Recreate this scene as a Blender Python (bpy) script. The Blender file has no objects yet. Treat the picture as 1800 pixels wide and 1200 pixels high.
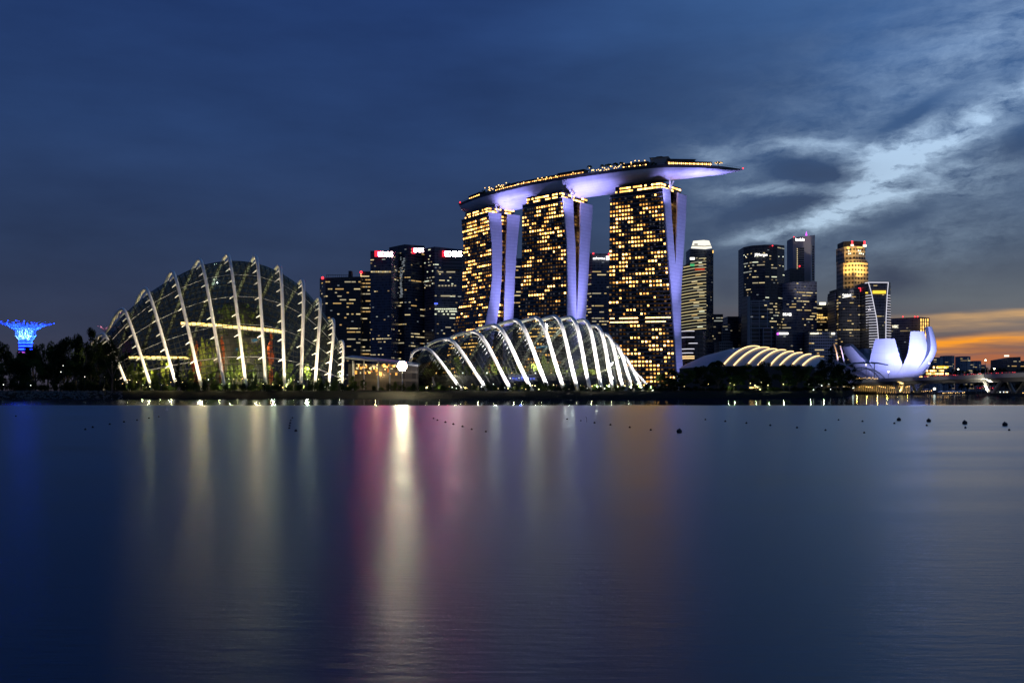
import bpy, bmesh, math, random
from mathutils import Vector, Matrix
from math import pi, sin, cos, atan, atan2, sqrt, radians, exp
random.seed(11)
S = bpy.context.scene
COL = S.collection
FPX, CAMZ, HZ = 1790.0, 3.0, 688.0          # focal length in photo pixels, eye height, horizon row

def P(px, py, Y): return Vector(((px-900)*Y/FPX, Y, CAMZ+(HZ-py)*Y/FPX))
def PX(px, Y): return (px-900)*Y/FPX
def PZ(py, Y): return CAMZ+(HZ-py)*Y/FPX

# ------------------------------------------------------------------ camera
cam = bpy.data.cameras.new('camera')
cam.sensor_width = 36.0
cam.lens = 36.0*FPX/1800.0
cam.shift_y = 88.0/1800.0
cam.clip_end = 60000
camo = bpy.data.objects.new('camera', cam)
camo.location = (0, 0, CAMZ)
camo.rotation_euler = (radians(90), 0, 0)
COL.objects.link(camo)
S.camera = camo
vs = S.view_settings
vs.view_transform = 'Standard'; vs.look = 'None'; vs.exposure = 0.0; vs.gamma = 1.0
S.cycles.use_denoising = True
try: S.cycles.denoiser = 'OPENIMAGEDENOISE'
except Exception: pass
S.cycles.max_bounces = 6
S.cycles.diffuse_bounces = 2
S.cycles.glossy_bounces = 3
S.cycles.transmission_bounces = 3
S.cycles.transparent_max_bounces = 24
S.cycles.caustics_reflective = False
S.cycles.caustics_refractive = False
S.cycles.sample_clamp_indirect = 6.0
S.cycles.blur_glossy = 0.0
S.cycles.use_adaptive_sampling = True
S.cycles.adaptive_threshold = 0.015

# ------------------------------------------------------------------ node helper
class NT:
    def __init__(s, nt): s.nt = nt
    def node(s, t, **k):
        n = s.nt.nodes.new(t)
        for a, b in k.items(): setattr(n, a, b)
        return n
    def link(s, v, sock):
        if hasattr(v, 'is_output'): s.nt.links.new(v, sock)
        elif isinstance(v, (tuple, list)) and len(v) == 3 and sock.type == 'RGBA': sock.default_value = (*v, 1)
        else: sock.default_value = v
    def m(s, op, a, b=None, c=None, clamp=False):
        n = s.node('ShaderNodeMath', operation=op, use_clamp=clamp)
        s.link(a, n.inputs[0])
        if b is not None: s.link(b, n.inputs[1])
        if c is not None: s.link(c, n.inputs[2])
        return n.outputs[0]
    def add(s, a, b): return s.m('ADD', a, b)
    def sub(s, a, b): return s.m('SUBTRACT', a, b)
    def mul(s, a, b): return s.m('MULTIPLY', a, b)
    def xyz(s, x, y, z):
        n = s.node('ShaderNodeCombineXYZ')
        for i, v in enumerate((x, y, z)): s.link(v, n.inputs[i])
        return n.outputs[0]
    def sep(s, v):
        n = s.node('ShaderNodeSeparateXYZ'); s.link(v, n.inputs[0]); return n.outputs
    def noise(s, vec, scale, detail=4.0, rough=0.55, out='Fac'):
        n = s.node('ShaderNodeTexNoise')
        if vec is not None: s.link(vec, n.inputs['Vector'])
        n.inputs['Scale'].default_value = scale; n.inputs['Detail'].default_value = detail; n.inputs['Roughness'].default_value = rough
        return n.outputs[out]
    def mix(s, f, a, b, blend='MIX'):
        n = s.node('ShaderNodeMix', data_type='RGBA', blend_type=blend)
        s.link(f, n.inputs[0]); s.link(a, n.inputs[6]); s.link(b, n.inputs[7])
        return n.outputs[2]
    def ramp(s, f, stops, interp='LINEAR'):
        n = s.node('ShaderNodeValToRGB'); r = n.color_ramp; r.interpolation = interp
        while len(r.elements) < len(stops): r.elements.new(0.5)
        for e, (p, c) in zip(r.elements, stops): e.position = p; e.color = (*c, 1) if len(c) == 3 else c
        s.link(f, n.inputs[0]); return n.outputs[0]
    def mr(s, v, a, b, c, d, smooth=False):
        n = s.node('ShaderNodeMapRange', interpolation_type='SMOOTHSTEP' if smooth else 'LINEAR')
        for i, q in enumerate((v, a, b, c, d)): s.link(q, n.inputs[i])
        return n.outputs[0]

def lin(r, g, b):
    f = lambda c: (c/255/12.92) if c/255 <= 0.04045 else ((c/255+0.055)/1.055)**2.4
    return (f(r), f(g), f(b))

# ------------------------------------------------------------------ sky (world)
W = bpy.data.worlds.new('World'); S.world = W; W.use_nodes = True
W.node_tree.nodes.clear()
n = NT(W.node_tree)
tc = n.node('ShaderNodeTexCoord')
nv = n.node('ShaderNodeVectorMath', operation='NORMALIZE'); n.nt.links.new(tc.outputs['Generated'], nv.inputs[0])
x, y, z = n.sep(nv.outputs[0])
A = n.m('ARCTAN2', x, y)
E = n.m('ARCSINE', z)
dv = n.xyz(A, n.mul(E, 2.4), 0.0)
w1 = n.noise(dv, 7.0, 8.0, 0.66, 'Color')
wr, wg, wb = n.sep(w1)
A2 = n.add(A, n.mul(n.sub(wr, 0.5), 0.06))
E2 = n.add(E, n.mul(n.sub(wg, 0.5), 0.034))
E3 = n.add(E, n.mul(n.sub(n.noise(n.xyz(n.mul(A, 0.6), n.mul(E, 7.0), 3.0), 9.0, 4.0), 0.5), 0.030))
def gauss(px, py, sx, sy, th, wgt, a=A2, e=E2):
    a0 = atan((px-900)/FPX); e0 = atan((HZ-py)/FPX*cos(a0)); t = radians(th)
    da = n.sub(a, a0); de = n.sub(e, e0)
    u = n.add(n.mul(da, cos(t)*FPX/sx), n.mul(de, sin(t)*FPX/sx))
    v = n.sub(n.mul(de, cos(t)*FPX/sy), n.mul(da, sin(t)*FPX/sy))
    r = n.add(n.mul(u, u), n.mul(v, v))
    return n.mul(n.m('EXPONENT', n.mul(r, -1.0)), wgt)
def total(lst):
    o = lst[0]
    for q in lst[1:]: o = n.add(o, q)
    return o
def e_at(py): return max(0.0, atan((HZ-py)/FPX))/0.40
En = n.m('DIVIDE', E, 0.40, clamp=True)
left = n.ramp(En, [(e_at(688), lin(60, 57, 70)), (e_at(590), lin(47, 55, 78)), (e_at(450), lin(42, 58, 90)), (e_at(250), lin(37, 60, 103)), (e_at(0), lin(33, 58, 108)), (1.0, lin(33, 58, 108))])
right = n.ramp(En, [(e_at(688), lin(96, 84, 92)), (e_at(610), lin(104, 96, 98)), (e_at(540), lin(92, 99, 108)), (e_at(450), lin(70, 86, 110)), (e_at(280), lin(60, 88, 128)), (e_at(60), lin(62, 98, 150)), (1.0, lin(62, 98, 150))])
base = n.mix(n.mr(A, -0.10, 0.42, 0.0, 1.0, True), left, right)
# large soft cloud sheets
sheet = n.noise(n.xyz(n.mul(A, 1.0), n.mul(E, 3.4), 1.7), 5.0, 6.0, 0.55)
base = n.mix(1.0, base, n.ramp(sheet, [(0.25, (0.80, 0.80, 0.82)), (0.75, (1.2, 1.2, 1.18))]), 'MULTIPLY')
fine = n.noise(n.xyz(n.add(A2, n.mul(E2, -.35)), n.mul(E2, 2.6), 5.0), 21.0, 9.0, 0.66)
bright = total([gauss(1850, 140, 170, 14, 24, .30), gauss(1720, 196, 130, 13, 23, .17), gauss(1620, 246, 90, 22, 14, .22), gauss(1560, 262, 120, 24, 8, .30), gauss(1530, 292, 70, 36, 12, .46),
    gauss(1680, 262, 220, 60, 20, .15), gauss(1460, 256, 80, 11, -4, .32), gauss(1520, 320, 56, 22, 35, .46), gauss(1462, 374, 70, 16, 24, .48), gauss(1365, 403, 75, 10, 9, .44), gauss(1510, 362, 70, 20, 10, .30),
    gauss(1650, 310, 180, 50, 8, .26), gauss(1690, 100, 300, 120, 20, .12), gauss(1330, 256, 120, 16, 4, .12), gauss(1352, 335, 70, 8, -6, .28), gauss(1690, 420, 200, 46, 8, .10),
    gauss(1790, 50, 180, 60, 30, .15), gauss(1270, 280, 60, 14, -30, .10), gauss(1400, 320, 200, 80, 0, .10),
    gauss(1440, 302, 66, 22, 0, -.60), gauss(1380, 361, 72, 13, 6, -.48), gauss(1810, 248, 50, 26, 10, -.30), gauss(1590, 205, 130, 14, 22, -.22),
    gauss(1590, 382, 80, 18, 14, -.16), gauss(1640, 228, 50, 5, 20, -.2), gauss(1690, 268, 60, 7, 14, -.22), gauss(1600, 320, 60, 6, 8, -.16)])
bright = n.mul(n.m('MAXIMUM', bright, 0.0), n.mr(fine, 0.34, 0.68, 0.10, 1.95))
col = n.mix(1.0, base, n.mix(bright, (0, 0, 0), (0.40, 0.52, 0.62)), 'ADD')
dark = n.m('MINIMUM', total([gauss(1562, 480, 30, 26, 0, .55), gauss(1580, 500, 36, 24, 0, .4), gauss(1276, 505, 26, 24, 0, .35), gauss(1435, 303, 70, 24, 0, .35), gauss(1380, 362, 80, 14, 6, .35),
    gauss(1560, 575, 160, 30, 0, .25), gauss(1300, 130, 260, 60, 12, .10), gauss(1780, 265, 60, 34, 10, .30), gauss(1730, 588, 130, 7, 0, .35, A2, E3), gauss(1740, 621, 140, 5, 0, .5, A2, E3)]), 0.8)
col = n.mix(dark, col, lin(50, 60, 84))
sun1 = total([gauss(1760, 604, 160, 11, 1, 1.0, A2, E3), gauss(1690, 609, 90, 9, 2, .55, A2, E3)])
sun2 = total([gauss(1790, 553, 150, 8, 2, .75, A2, E3), gauss(1720, 570, 110, 8, 0, .22, A2, E3), gauss(1820, 590, 80, 10, 0, .3, A2, E3)])
sun3 = total([gauss(1730, 632, 180, 10, 0, .8, A2, E3), gauss(1700, 650, 180, 14, 0, .22, A2, E3), gauss(1320, 600, 200, 40, 0, .10)])
dull = n.mul(n.mr(n.noise(n.xyz(n.mul(A, 1.2), n.mul(E, 14.0), 9.0), 12.0, 5.0), 0.3, 0.7, 0.45, 1.35), 1.0)
col = n.mix(n.m('MINIMUM', n.mul(sun1, dull), 1.0), col, (0.95, 0.34, 0.03))
col = n.mix(n.m('MINIMUM', n.mul(sun2, dull), 1.0), col, (0.72, 0.42, 0.17))
col = n.mix(n.m('MINIMUM', n.mul(sun3, dull), 1.0), col, (0.46, 0.14, 0.055))
sky = n.node('ShaderNodeTexSky', sky_type='NISHITA')
sky.sun_disc = False; sky.sun_elevation = radians(-3.5); sky.sun_rotation = radians(24); sky.altitude = 5
nish = n.mix(1.0, sky.outputs[0], (0.02, 0.02, 0.02), 'MULTIPLY')
col = n.mix(1.0, col, nish, 'ADD')
col = n.mix(n.m('LESS_THAN', E, -0.002), col, lin(30, 34, 44))
bg = n.node('ShaderNodeBackground'); n.link(col, bg.inputs[0]); bg.inputs[1].default_value = 1.0
wo = n.node('ShaderNodeOutputWorld'); n.nt.links.new(bg.outputs[0], wo.inputs[0])

# the sun has set behind the right-hand skyline: only a trace of warm light is left
sl = bpy.data.lights.new('sun', 'SUN'); sl.energy = 0.02; sl.angle = radians(10); sl.color = (1, .72, .5)
so = bpy.data.objects.new('sun', sl); COL.objects.link(so)
so.rotation_euler = (Vector((-sin(radians(24)), -cos(radians(24)), -0.05))).to_track_quat('-Z', 'Y').to_euler()

# ------------------------------------------------------------------ materials
def newmat(name):
    m = bpy.data.materials.new(name); m.use_nodes = True; m.node_tree.nodes.clear(); return m, NT(m.node_tree)
def out(t, sh):
    o = t.node('ShaderNodeOutputMaterial'); t.nt.links.new(sh, o.inputs[0])
def pm(name, col, rough=.6, metal=0.0, nscale=3.0, namt=.25, bump=0.0, spec=.5):
    m, t = newmat(name)
    b = t.node('ShaderNodeBsdfPrincipled')
    tcn = t.node('ShaderNodeTexCoord').outputs['Object']
    f = t.noise(tcn, nscale, 5.0)
    c = t.mix(f, tuple(v*(1-namt) for v in col), tuple(min(1, v*(1+namt)) for v in col))
    t.link(c, b.inputs['Base Color']); b.inputs['Metallic'].default_value = metal
    t.link(t.mr(f, 0.2, 0.8, max(.02, rough-.1), min(1, rough+.1)), b.inputs['Roughness'])
    b.inputs['Specular IOR Level'].default_value = spec
    if bump:
        bn = t.node('ShaderNodeBump'); bn.inputs['Strength'].default_value = bump; t.link(f, bn.inputs['Height']); t.nt.links.new(bn.outputs[0], b.inputs['Normal'])
    out(t, b.outputs[0]); return m
def em(name, col, st, front=False):
    m, t = newmat(name); e = t.node('ShaderNodeEmission'); e.inputs[0].default_value = (*col, 1); e.inputs[1].default_value = st
    if front: t.link(t.mul(t.sub(1.0, t.node('ShaderNodeNewGeometry').outputs['Backfacing']), st), e.inputs[1])   # a sign face that shines outwards only
    out(t, e.outputs[0]); return m
def facade(name, glass, line, fh=4.0, bw=3.0, lw=.16, vw=.06, rough=.18, metal=0.0, spec=.6, lo=.55, hi=1.6):
    """curtain wall: UV in metres; floor bands and mullions over slightly uneven dark glass"""
    m, t = newmat(name)
    b = t.node('ShaderNodeBsdfPrincipled')
    uv = t.node('ShaderNodeTexCoord').outputs['UV']
    u, v, _ = t.sep(uv)
    fu = t.m('FRACT', t.m('DIVIDE', u, bw)); fv = t.m('FRACT', t.m('DIVIDE', v, fh))
    cell = t.xyz(t.m('FLOOR', t.m('DIVIDE', u, bw)), t.m('FLOOR', t.m('DIVIDE', v, fh)), 0.0)
    wn = t.node('ShaderNodeTexWhiteNoise', noise_dimensions='2D'); t.link(cell, wn.inputs['Vector'])
    mask = t.m('MAXIMUM', t.m('LESS_THAN', fv, lw), t.mul(t.m('LESS_THAN', fu, vw), .8))
    g = t.mix(wn.outputs[0], tuple(c*lo for c in glass), tuple(c*hi for c in glass))
    t.link(t.mix(mask, g, line), b.inputs['Base Color'])
    t.link(t.mr(mask, 0, 1, rough, .55), b.inputs['Roughness'])
    b.inputs['Specular IOR Level'].default_value = spec; b.inputs['Metallic'].default_value = metal
    out(t, b.outputs[0]); return m
def grid_glass(name, tint, frame, wu=.10, wv=.10, refl=.10, clear=.8):
    """clear glazing in a fine dark grid: UV in panes"""
    m, t = newmat(name)
    uv = t.node('ShaderNodeTexCoord').outputs['UV']
    u, v, _ = t.sep(uv)
    mask = t.m('MAXIMUM', t.m('LESS_THAN', t.m('FRACT', u), wu), t.m('LESS_THAN', t.m('FRACT', v), wv))
    wn = t.node('ShaderNodeTexWhiteNoise', noise_dimensions='2D'); t.link(t.xyz(t.m('FLOOR', u), t.m('FLOOR', v), 0.0), wn.inputs['Vector'])
    tr = t.node('ShaderNodeBsdfTransparent'); t.link(t.mix(wn.outputs[0], tuple(c*.85 for c in tint), tint), tr.inputs[0])
    gl = t.node('ShaderNodeBsdfGlossy'); gl.inputs['Color'].default_value = (.50, .55, .50, 1); gl.inputs['Roughness'].default_value = .08
    lw = t.node('ShaderNodeLayerWeight'); lw.inputs[0].default_value = .25
    fac = t.add(t.mul(lw.outputs['Fresnel'], .3), t.mr(wn.outputs[0], 0, 1, refl*.5, refl*1.5))
    mx = t.node('ShaderNodeMixShader'); t.link(t.m('MINIMUM', fac, .7), mx.inputs[0]); t.nt.links.new(tr.outputs[0], mx.inputs[1]); t.nt.links.new(gl.outputs[0], mx.inputs[2])
    fr = t.node('ShaderNodeBsdfPrincipled'); fr.inputs['Base Color'].default_value = (*frame, 1); fr.inputs['Roughness'].default_value = .8; fr.inputs['Specular IOR Level'].default_value = .1
    m2 = t.node('ShaderNodeMixShader'); t.link(mask, m2.inputs[0]); t.nt.links.new(mx.outputs[0], m2.inputs[1]); t.nt.links.new(fr.outputs[0], m2.inputs[2])
    out(t, m2.outputs[0]); return m

M = {}
M['white_steel'] = pm('white painted steel', (.72, .71, .69), .45, 0, .4, .06)
M['grey_steel'] = pm('grey steel', (.30, .31, .33), .45, .3, .5, .15)
M['dark_steel'] = pm('dark steel', (.035, .037, .042), .5, .2, 1, .3)
M['concrete'] = pm('concrete', (.30, .30, .29), .8, 0, .25, .18)
M['pale_concrete'] = pm('pale concrete', (.42, .41, .40), .8, 0, .15, .12)
M['fin'] = facade('end wall cladding', (.66, .66, .68), (.54, .54, .57), 3.4, 5.0, .16, .05, .55, 0, .4, .94, 1.04)
M['hull'] = facade('hull panels', (.62, .62, .66), (.50, .50, .55), 2.6, 6.0, .10, .03, .45, 0, .4, .93, 1.05)
M['petal'] = facade('petal skin', (.72, .72, .77), (.62, .62, .67), 1.0, 1.0, .05, .04, .4, 0, .4, .96, 1.03)
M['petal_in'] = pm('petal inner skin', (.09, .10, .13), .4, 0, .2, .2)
M['roof_metal'] = pm('roof metal', (.22, .24, .28), .4, .3, .3, .15)
M['dark'] = pm('dark cladding', (.018, .019, .024), .5, 0, .5, .4)
M['bark'] = pm('bark', (.07, .055, .04), .9, 0, 2, .3)
M['soil'] = pm('soil', (.05, .045, .035), .95, 0, .2, .4, .4)
M['rock'] = pm('riprap', (.065, .065, .066), .9, 0, 1.3, .5)
M['asphalt'] = pm('asphalt', (.05, .05, .052), .9, 0, .5, .2)
M['buoy'] = pm('black rubber', (.012, .012, .014), .5, 0, 4, .3)
M['granite'] = facade('granite', (.02, .018, .016), (.50, .40, .30), 6.6, 5.6, .50, .46, .4)
M['concrete_grid'] = facade('concrete grid', (.02, .022, .028), (.30, .30, .31), 4.0, 3.0, .40, .25, .4)
M['white_grid'] = facade('white frame grid', (.016, .019, .026), (.34, .35, .38), 5.2, 11.0, .16, .09, .3)
M['glass_blue'] = facade('dark blue glass', (.030, .038, .060), (.060, .068, .09), 4.0, 3.0, .22, .08, .22)
M['glass_navy'] = facade('navy glass', (.050, .058, .095), (.09, .095, .13), 3.8, 2.6, .25, .08, .22)
M['glass_black'] = facade('black glass', (.022, .025, .034), (.045, .048, .06), 4.1, 3.2, .2, .06, .25)
M['glass_brown'] = facade('brown glass', (.030, .028, .03), (.06, .055, .055), 4.0, 2.8, .3, .1, .3)
M['louvre'] = facade('louvred glass', (.02, .022, .03), (.12, .125, .14), 5.0, 50.0, .35, .0, .35)
M['hotel_glass'] = facade('hotel glass', (.010, .010, .012), (.026, .022, .020), 3.4, 4.0, .12, .12, .25)
M['hotel_ledge'] = pm('hotel sun shade', (.32, .30, .29), .5, 0, .3, .2)
M['atrium'] = facade('atrium glass', (.016, .02, .045), (.05, .05, .07), 6.0, 3.0, .12, .1, .2)
M['hdb'] = facade('housing slab', (.16, .17, .20), (.34, .35, .38), 3.0, 5.0, .35, .3, .8, 0, .2)
M['cf_glass'] = grid_glass('conservatory glazing', (.50, .55, .50), (.010, .012, .012), .13, .15, .035)
M['fd_glass'] = grid_glass('low conservatory glazing', (.50, .53, .49), (.010, .011, .011), .11, .13, .05)
def leafmat(name, a, b):
    m, t = newmat(name)
    oi = t.node('ShaderNodeObjectInfo'); geo = t.node('ShaderNodeTexCoord').outputs['Object']
    f = t.noise(geo, .9, 3.0)
    c = t.mix(f, a, b); c = t.mix(1.0, c, t.ramp(oi.outputs['Random'], [(0, (.7, .75, .7)), (1, (1.25, 1.2, 1.0))]), 'MULTIPLY')
    d = t.node('ShaderNodeBsdfDiffuse'); t.link(c, d.inputs[0]); tl = t.node('ShaderNodeBsdfTranslucent'); t.link(c, tl.inputs[0])
    mx = t.node('ShaderNodeMixShader'); mx.inputs[0].default_value = .3
    t.nt.links.new(d.outputs[0], mx.inputs[1]); t.nt.links.new(tl.outputs[0], mx.inputs[2]); out(t, mx.outputs[0]); return m
M['leaf'] = leafmat('tropical leaves', (.030, .050, .018), (.055, .085, .030))
M['leaf_warm'] = leafmat('planted leaves', (.09, .13, .03), (.15, .19, .05))
M['leaf_red'] = leafmat('red leaves', (.35, .06, .03), (.45, .14, .04))
M['leaf_dark'] = leafmat('dark leaves', (.016, .024, .012), (.03, .045, .02))
WARM = [em('warm window %d' % i, c, s) for i, (c, s) in enumerate([((1, .48, .12), 6.5), ((1, .46, .10), 3.2), ((1, .52, .15), 8.5), ((1, .42, .08), 1.5), ((1, .47, .11), 4.6)])]
OFFI = [em('office window %d' % i, c, s) for i, (c, s) in enumerate([((1, .80, .42), .8), ((1, .86, .55), .45), ((1, .72, .30), .55), ((.9, .95, .85), .35), ((1, .62, .22), .6), ((.95, 1, .72), 1.0)])]
DIM = [em('dim window %d' % i, c, s) for i, (c, s) in enumerate([((1, .85, .55), .22), ((.8, .9, 1), .18), ((1, .7, .35), .28)])]
BAND = [em('band light %d' % i, c, s) for i, (c, s) in enumerate([((1, .88, .50), .50), ((1, .92, .60), .34), ((1, .80, .40), .62)])]
M['e_white'] = em('white sign light', (1, .97, .90), 2.6)
M['e_cream'] = em('cream sign light', (1, .93, .70), 1.8)
M['e_line'] = em('white line light', (.88, .86, 1), .95)
M['e_goldline'] = em('gold line light', (1, .66, .30), 2.2)
M['e_gold'] = em('gold light', (1, .62, .16), 1.5)
M['e_yellow'] = em('yellow sign light', (1, .66, .06), 1.3)
M['e_red'] = em('red lamp', (1, .035, .05), 3.0)
M['e_redsign'] = em('red sign light', (1, .08, .18), 240.0, True)
M['e_redhalo'] = em('red sign halo', (1, .03, .06), 1.3)  # glowing plate that stands for the red halo of glare beside the emblems
M['e_signwhite'] = em('white sign face', (1, .62, .66), 34.0, True)
M['e_signwhite2'] = em('bright white sign face', (1, .58, .62), 120.0, True)
M['e_blue'] = em('blue display', (.10, .16, 1), 1.6)
M['e_cyan'] = em('cyan display', (.08, .42, .75), .55)
M['e_violet'] = em('violet light', (.75, .12, 1), 1.6)
M['e_green'] = em('green sign light', (.12, .8, .30), .6)
M['e_bulb'] = em('garden bulb', (1, .80, .34), 5.0)
M['e_bulbwarm'] = em('warm bulb', (1, .60, .20), 4.5)
M['e_bulbwhite'] = em('cool bulb', (.95, 1, .86), 4.5)
M['e_flood'] = em('floodlight lens', (1, .80, .46), 520.0)
M['e_street'] = em('street lamp lens', (1, .82, .50), 16.0)
M['e_led'] = em('supertree lights', (.006, .03, 1), 20.0)
M['e_crown'] = em('crown light', (1, .95, .80), 1.15)
M['e_ribbon'] = em('walkway light', (1, .58, .17), 8.0)

# ------------------------------------------------------------------ mesh building
class MB:
    def __init__(s): s.v = []; s.f = []; s.uv = []; s.mi = []
    def quad(s, pts, uv=None, mi=0):
        i = len(s.v); s.v += [tuple(p) for p in pts]; s.f.append(tuple(range(i, i+len(pts))))
        s.uv.append(uv or [(0, 0)]*len(pts)); s.mi.append(mi)
    def box(s, c, sx, sy, sz, ax=None, mi=0):
        """box centred at c with half sizes along axes ax (three vectors)"""
        X, Y, Z = ax or (Vector((1, 0, 0)), Vector((0, 1, 0)), Vector((0, 0, 1)))
        c = Vector(c); p = lambda a, b, d: c+X*(a*sx)+Y*(b*sy)+Z*(d*sz)
        for q in (((-1, -1, -1), (1, -1, -1), (1, -1, 1), (-1, -1, 1)), ((1, 1, -1), (-1, 1, -1), (-1, 1, 1), (1, 1, 1)), ((-1, 1, -1), (-1, -1, -1), (-1, -1, 1), (-1, 1, 1)),
                  ((1, -1, -1), (1, 1, -1), (1, 1, 1), (1, -1, 1)), ((-1, -1, 1), (1, -1, 1), (1, 1, 1), (-1, 1, 1)), ((-1, 1, -1), (1, 1, -1), (1, -1, -1), (-1, -1, -1))):
            s.quad([p(*k) for k in q], None, mi)
        return s
    def tube(s, pts, r, nn=6, mi=0, caps=True):
        pts = [Vector(p) for p in pts]; k = len(pts)
        rr = r if isinstance(r, (list, tuple)) else [r]*k
        i0 = len(s.v); up = None
        for i, p in enumerate(pts):
            t = (pts[min(i+1, k-1)]-pts[max(i-1, 0)]).normalized()
            if up is None:
                up = t.cross(Vector((0, 0, 1)))
                if up.length < .05: up = t.cross(Vector((1, 0, 0)))
            up = (up-t*up.dot(t)).normalized(); w = t.cross(up)
            for j in range(nn):
                a = 2*pi*j/nn; s.v.append(tuple(p+(up*cos(a)+w*sin(a))*rr[i]))
        for i in range(k-1):
            for j in range(nn):
                a, b = i0+i*nn+j, i0+i*nn+(j+1) % nn
                s.f.append((a, b, b+nn, a+nn)); s.uv.append([(0, 0)]*4); s.mi.append(mi)
        if caps:
            for q in (tuple(i0+j for j in reversed(range(nn))), tuple(i0+(k-1)*nn+j for j in range(nn))):
                s.f.append(q); s.uv.append([(0, 0)]*nn); s.mi.append(mi)
        return s
    def lathe(s, c, prof, nn=16, mi=0):
        c = Vector(c); i0 = len(s.v)
        for r, zz in prof:
            for j in range(nn):
                a = 2*pi*j/nn; s.v.append((c.x+r*cos(a), c.y+r*sin(a), c.z+zz))
        for i in range(len(prof)-1):
            for j in range(nn):
                a, b = i0+i*nn+j, i0+i*nn+(j+1) % nn
                s.f.append((a, b, b+nn, a+nn)); s.uv.append([(0, 0)]*4); s.mi.append(mi)
        return s
    def prism(s, poly, z0, z1, cap=True, mi=0, capmi=None):
        """vertical prism on plan polygon (counter-clockwise), UV in metres; z1 may be a list"""
        k = len(poly); zt = z1 if isinstance(z1, (list, tuple)) else [z1]*k; d = 0.0
        for i in range(k):
            a, b = Vector((*poly[i], 0)), Vector((*poly[(i+1) % k], 0)); L = (b-a).length
            s.quad([(a.x, a.y, z0), (b.x, b.y, z0), (b.x, b.y, zt[(i+1) % k]), (a.x, a.y, zt[i])], [(d, z0), (d+L, z0), (d+L, zt[(i+1) % k]), (d, zt[i])], mi)
            d += L
        if cap: s.quad([(poly[i][0], poly[i][1], zt[i]) for i in range(k)], None, mi if capmi is None else capmi)
        return s
    def grid(s, rows, uvs=None, mi=0, close=False):
        """rows of equal length lists of points, shared vertices"""
        i0 = len(s.v); k = len(rows[0])
        for r in rows: s.v += [tuple(p) for p in r]
        for i in range(len(rows)-1):
            for j in range(k-1+(1 if close else 0)):
                j2 = (j+1) % k
                s.f.append((i0+i*k+j, i0+i*k+j2, i0+(i+1)*k+j2, i0+(i+1)*k+j))
                if uvs: s.uv.append([uvs[i][j], uvs[i][j2], uvs[i+1][j2], uvs[i+1][j]])
                else: s.uv.append([(0, 0)]*4)
                s.mi.append(mi)
        return s
    def mesh(s, name, mats, smooth=False):
        me = bpy.data.meshes.new(name); me.from_pydata(s.v, [], s.f)
        for m in (mats if isinstance(mats, (list, tuple)) else [mats]): me.materials.append(m)
        me.polygons.foreach_set('material_index', s.mi)
        if any(any(c != (0, 0) for c in u) for u in s.uv):
            l = me.uv_layers.new(name='UVMap'); l.data.foreach_set('uv', [c for u in s.uv for q in u for c in q])
        if smooth: me.polygons.foreach_set('use_smooth', [True]*len(s.f))
        me.update(); return me
    def build(s, name, mats, parent=None, smooth=False, origin=None):
        return obj(name, s.mesh(name, mats, smooth), parent)

def root_loc(o):
    v = Vector(o.location)
    while o.parent: o = o.parent; v = v+o.location
    return v
def obj(name, me, parent=None, mat=None):
    """link mesh data written in world coordinates; with a parent its own origin stays the world's"""
    o = bpy.data.objects.new(name, me); COL.objects.link(o)
    if parent: o.parent = parent; o.matrix_parent_inverse = parent_world(parent).inverted()
    if mat is not None: o.matrix_basis = mat
    return o
def parent_world(o):
    m = o.matrix_basis.copy()
    if o.parent: m = parent_world(o.parent) @ o.matrix_parent_inverse @ m
    return m
def tag(o, label=None, cat=None, group=None, kind=None):
    if label: o['label'] = label
    if cat: o['category'] = cat
    if group: o['group'] = group
    if kind: o['kind'] = kind
    return o
def thing(name, label, cat, loc, group=None):
    o = bpy.data.objects.new(name, None); o.location = loc; o.empty_display_size = 2; COL.objects.link(o)
    return tag(o, label, cat, group)
def lamp(kind, pos, col, power, tgt=None, ang=60, blend=.6, rad=.5, parent=None):
    l = bpy.data.lights.new('lamp', kind); l.color = col; l.energy = power; l.shadow_soft_size = rad
    if kind == 'SPOT': l.spot_size = radians(ang); l.spot_blend = blend
    o = bpy.data.objects.new('lamp', l); COL.objects.link(o); o.location = pos
    if tgt is not None: o.rotation_euler = (Vector(tgt)-Vector(pos)).to_track_quat('-Z', 'Y').to_euler()
    return o
def flood(pos, tgt, col, L, cosi=.5, alb=.7, ang=60, blend=.6, rad=.5):
    """spot that leaves the radiance L on a wall of albedo alb at tgt"""
    r = (Vector(tgt)-Vector(pos)).length
    return lamp('SPOT', pos, col, 4*pi*r*r*L*pi/alb/cosi, tgt, ang, blend, rad)
def pwl(tab, q):
    if q <= tab[0][0]: a, b = tab[0], tab[1]
    elif q >= tab[-1][0]: a, b = tab[-2], tab[-1]
    else:
        for a, b in zip(tab, tab[1:]):
            if a[0] <= q <= b[0]: break
    f = (q-a[0])/(b[0]-a[0])
    return a[1]+(b[1]-a[1])*f
def cr(pts, t):
    """Catmull-Rom through points at parameter t in [0, len-1]"""
    k = len(pts); i = min(int(t), k-2); f = t-i
    a, b, c, d = pts[max(i-1, 0)], pts[i], pts[i+1], pts[min(i+2, k-1)]
    return 0.5*((2*b)+(c-a)*f+(2*a-5*b+4*c-d)*f*f+(3*b-a-3*c+d)*f**3)
def bez(a, b, c, d, t): u = 1-t; return a*(u**3)+b*(3*u*u*t)+c*(3*u*t*t)+d*(t**3)
def unit_plane(name, mat, panes=1):
    b = MB()
    for k in range(panes):
        x0 = -.5+k/panes+(.04 if panes > 1 else 0); x1 = -.5+(k+1)/panes-(.04 if panes > 1 else 0)
        b.quad([(x0, 0, -.5), (x1, 0, -.5), (x1, 0, .5), (x0, 0, .5)])
    return b.mesh(name, mat)
PANE = {}
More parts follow.
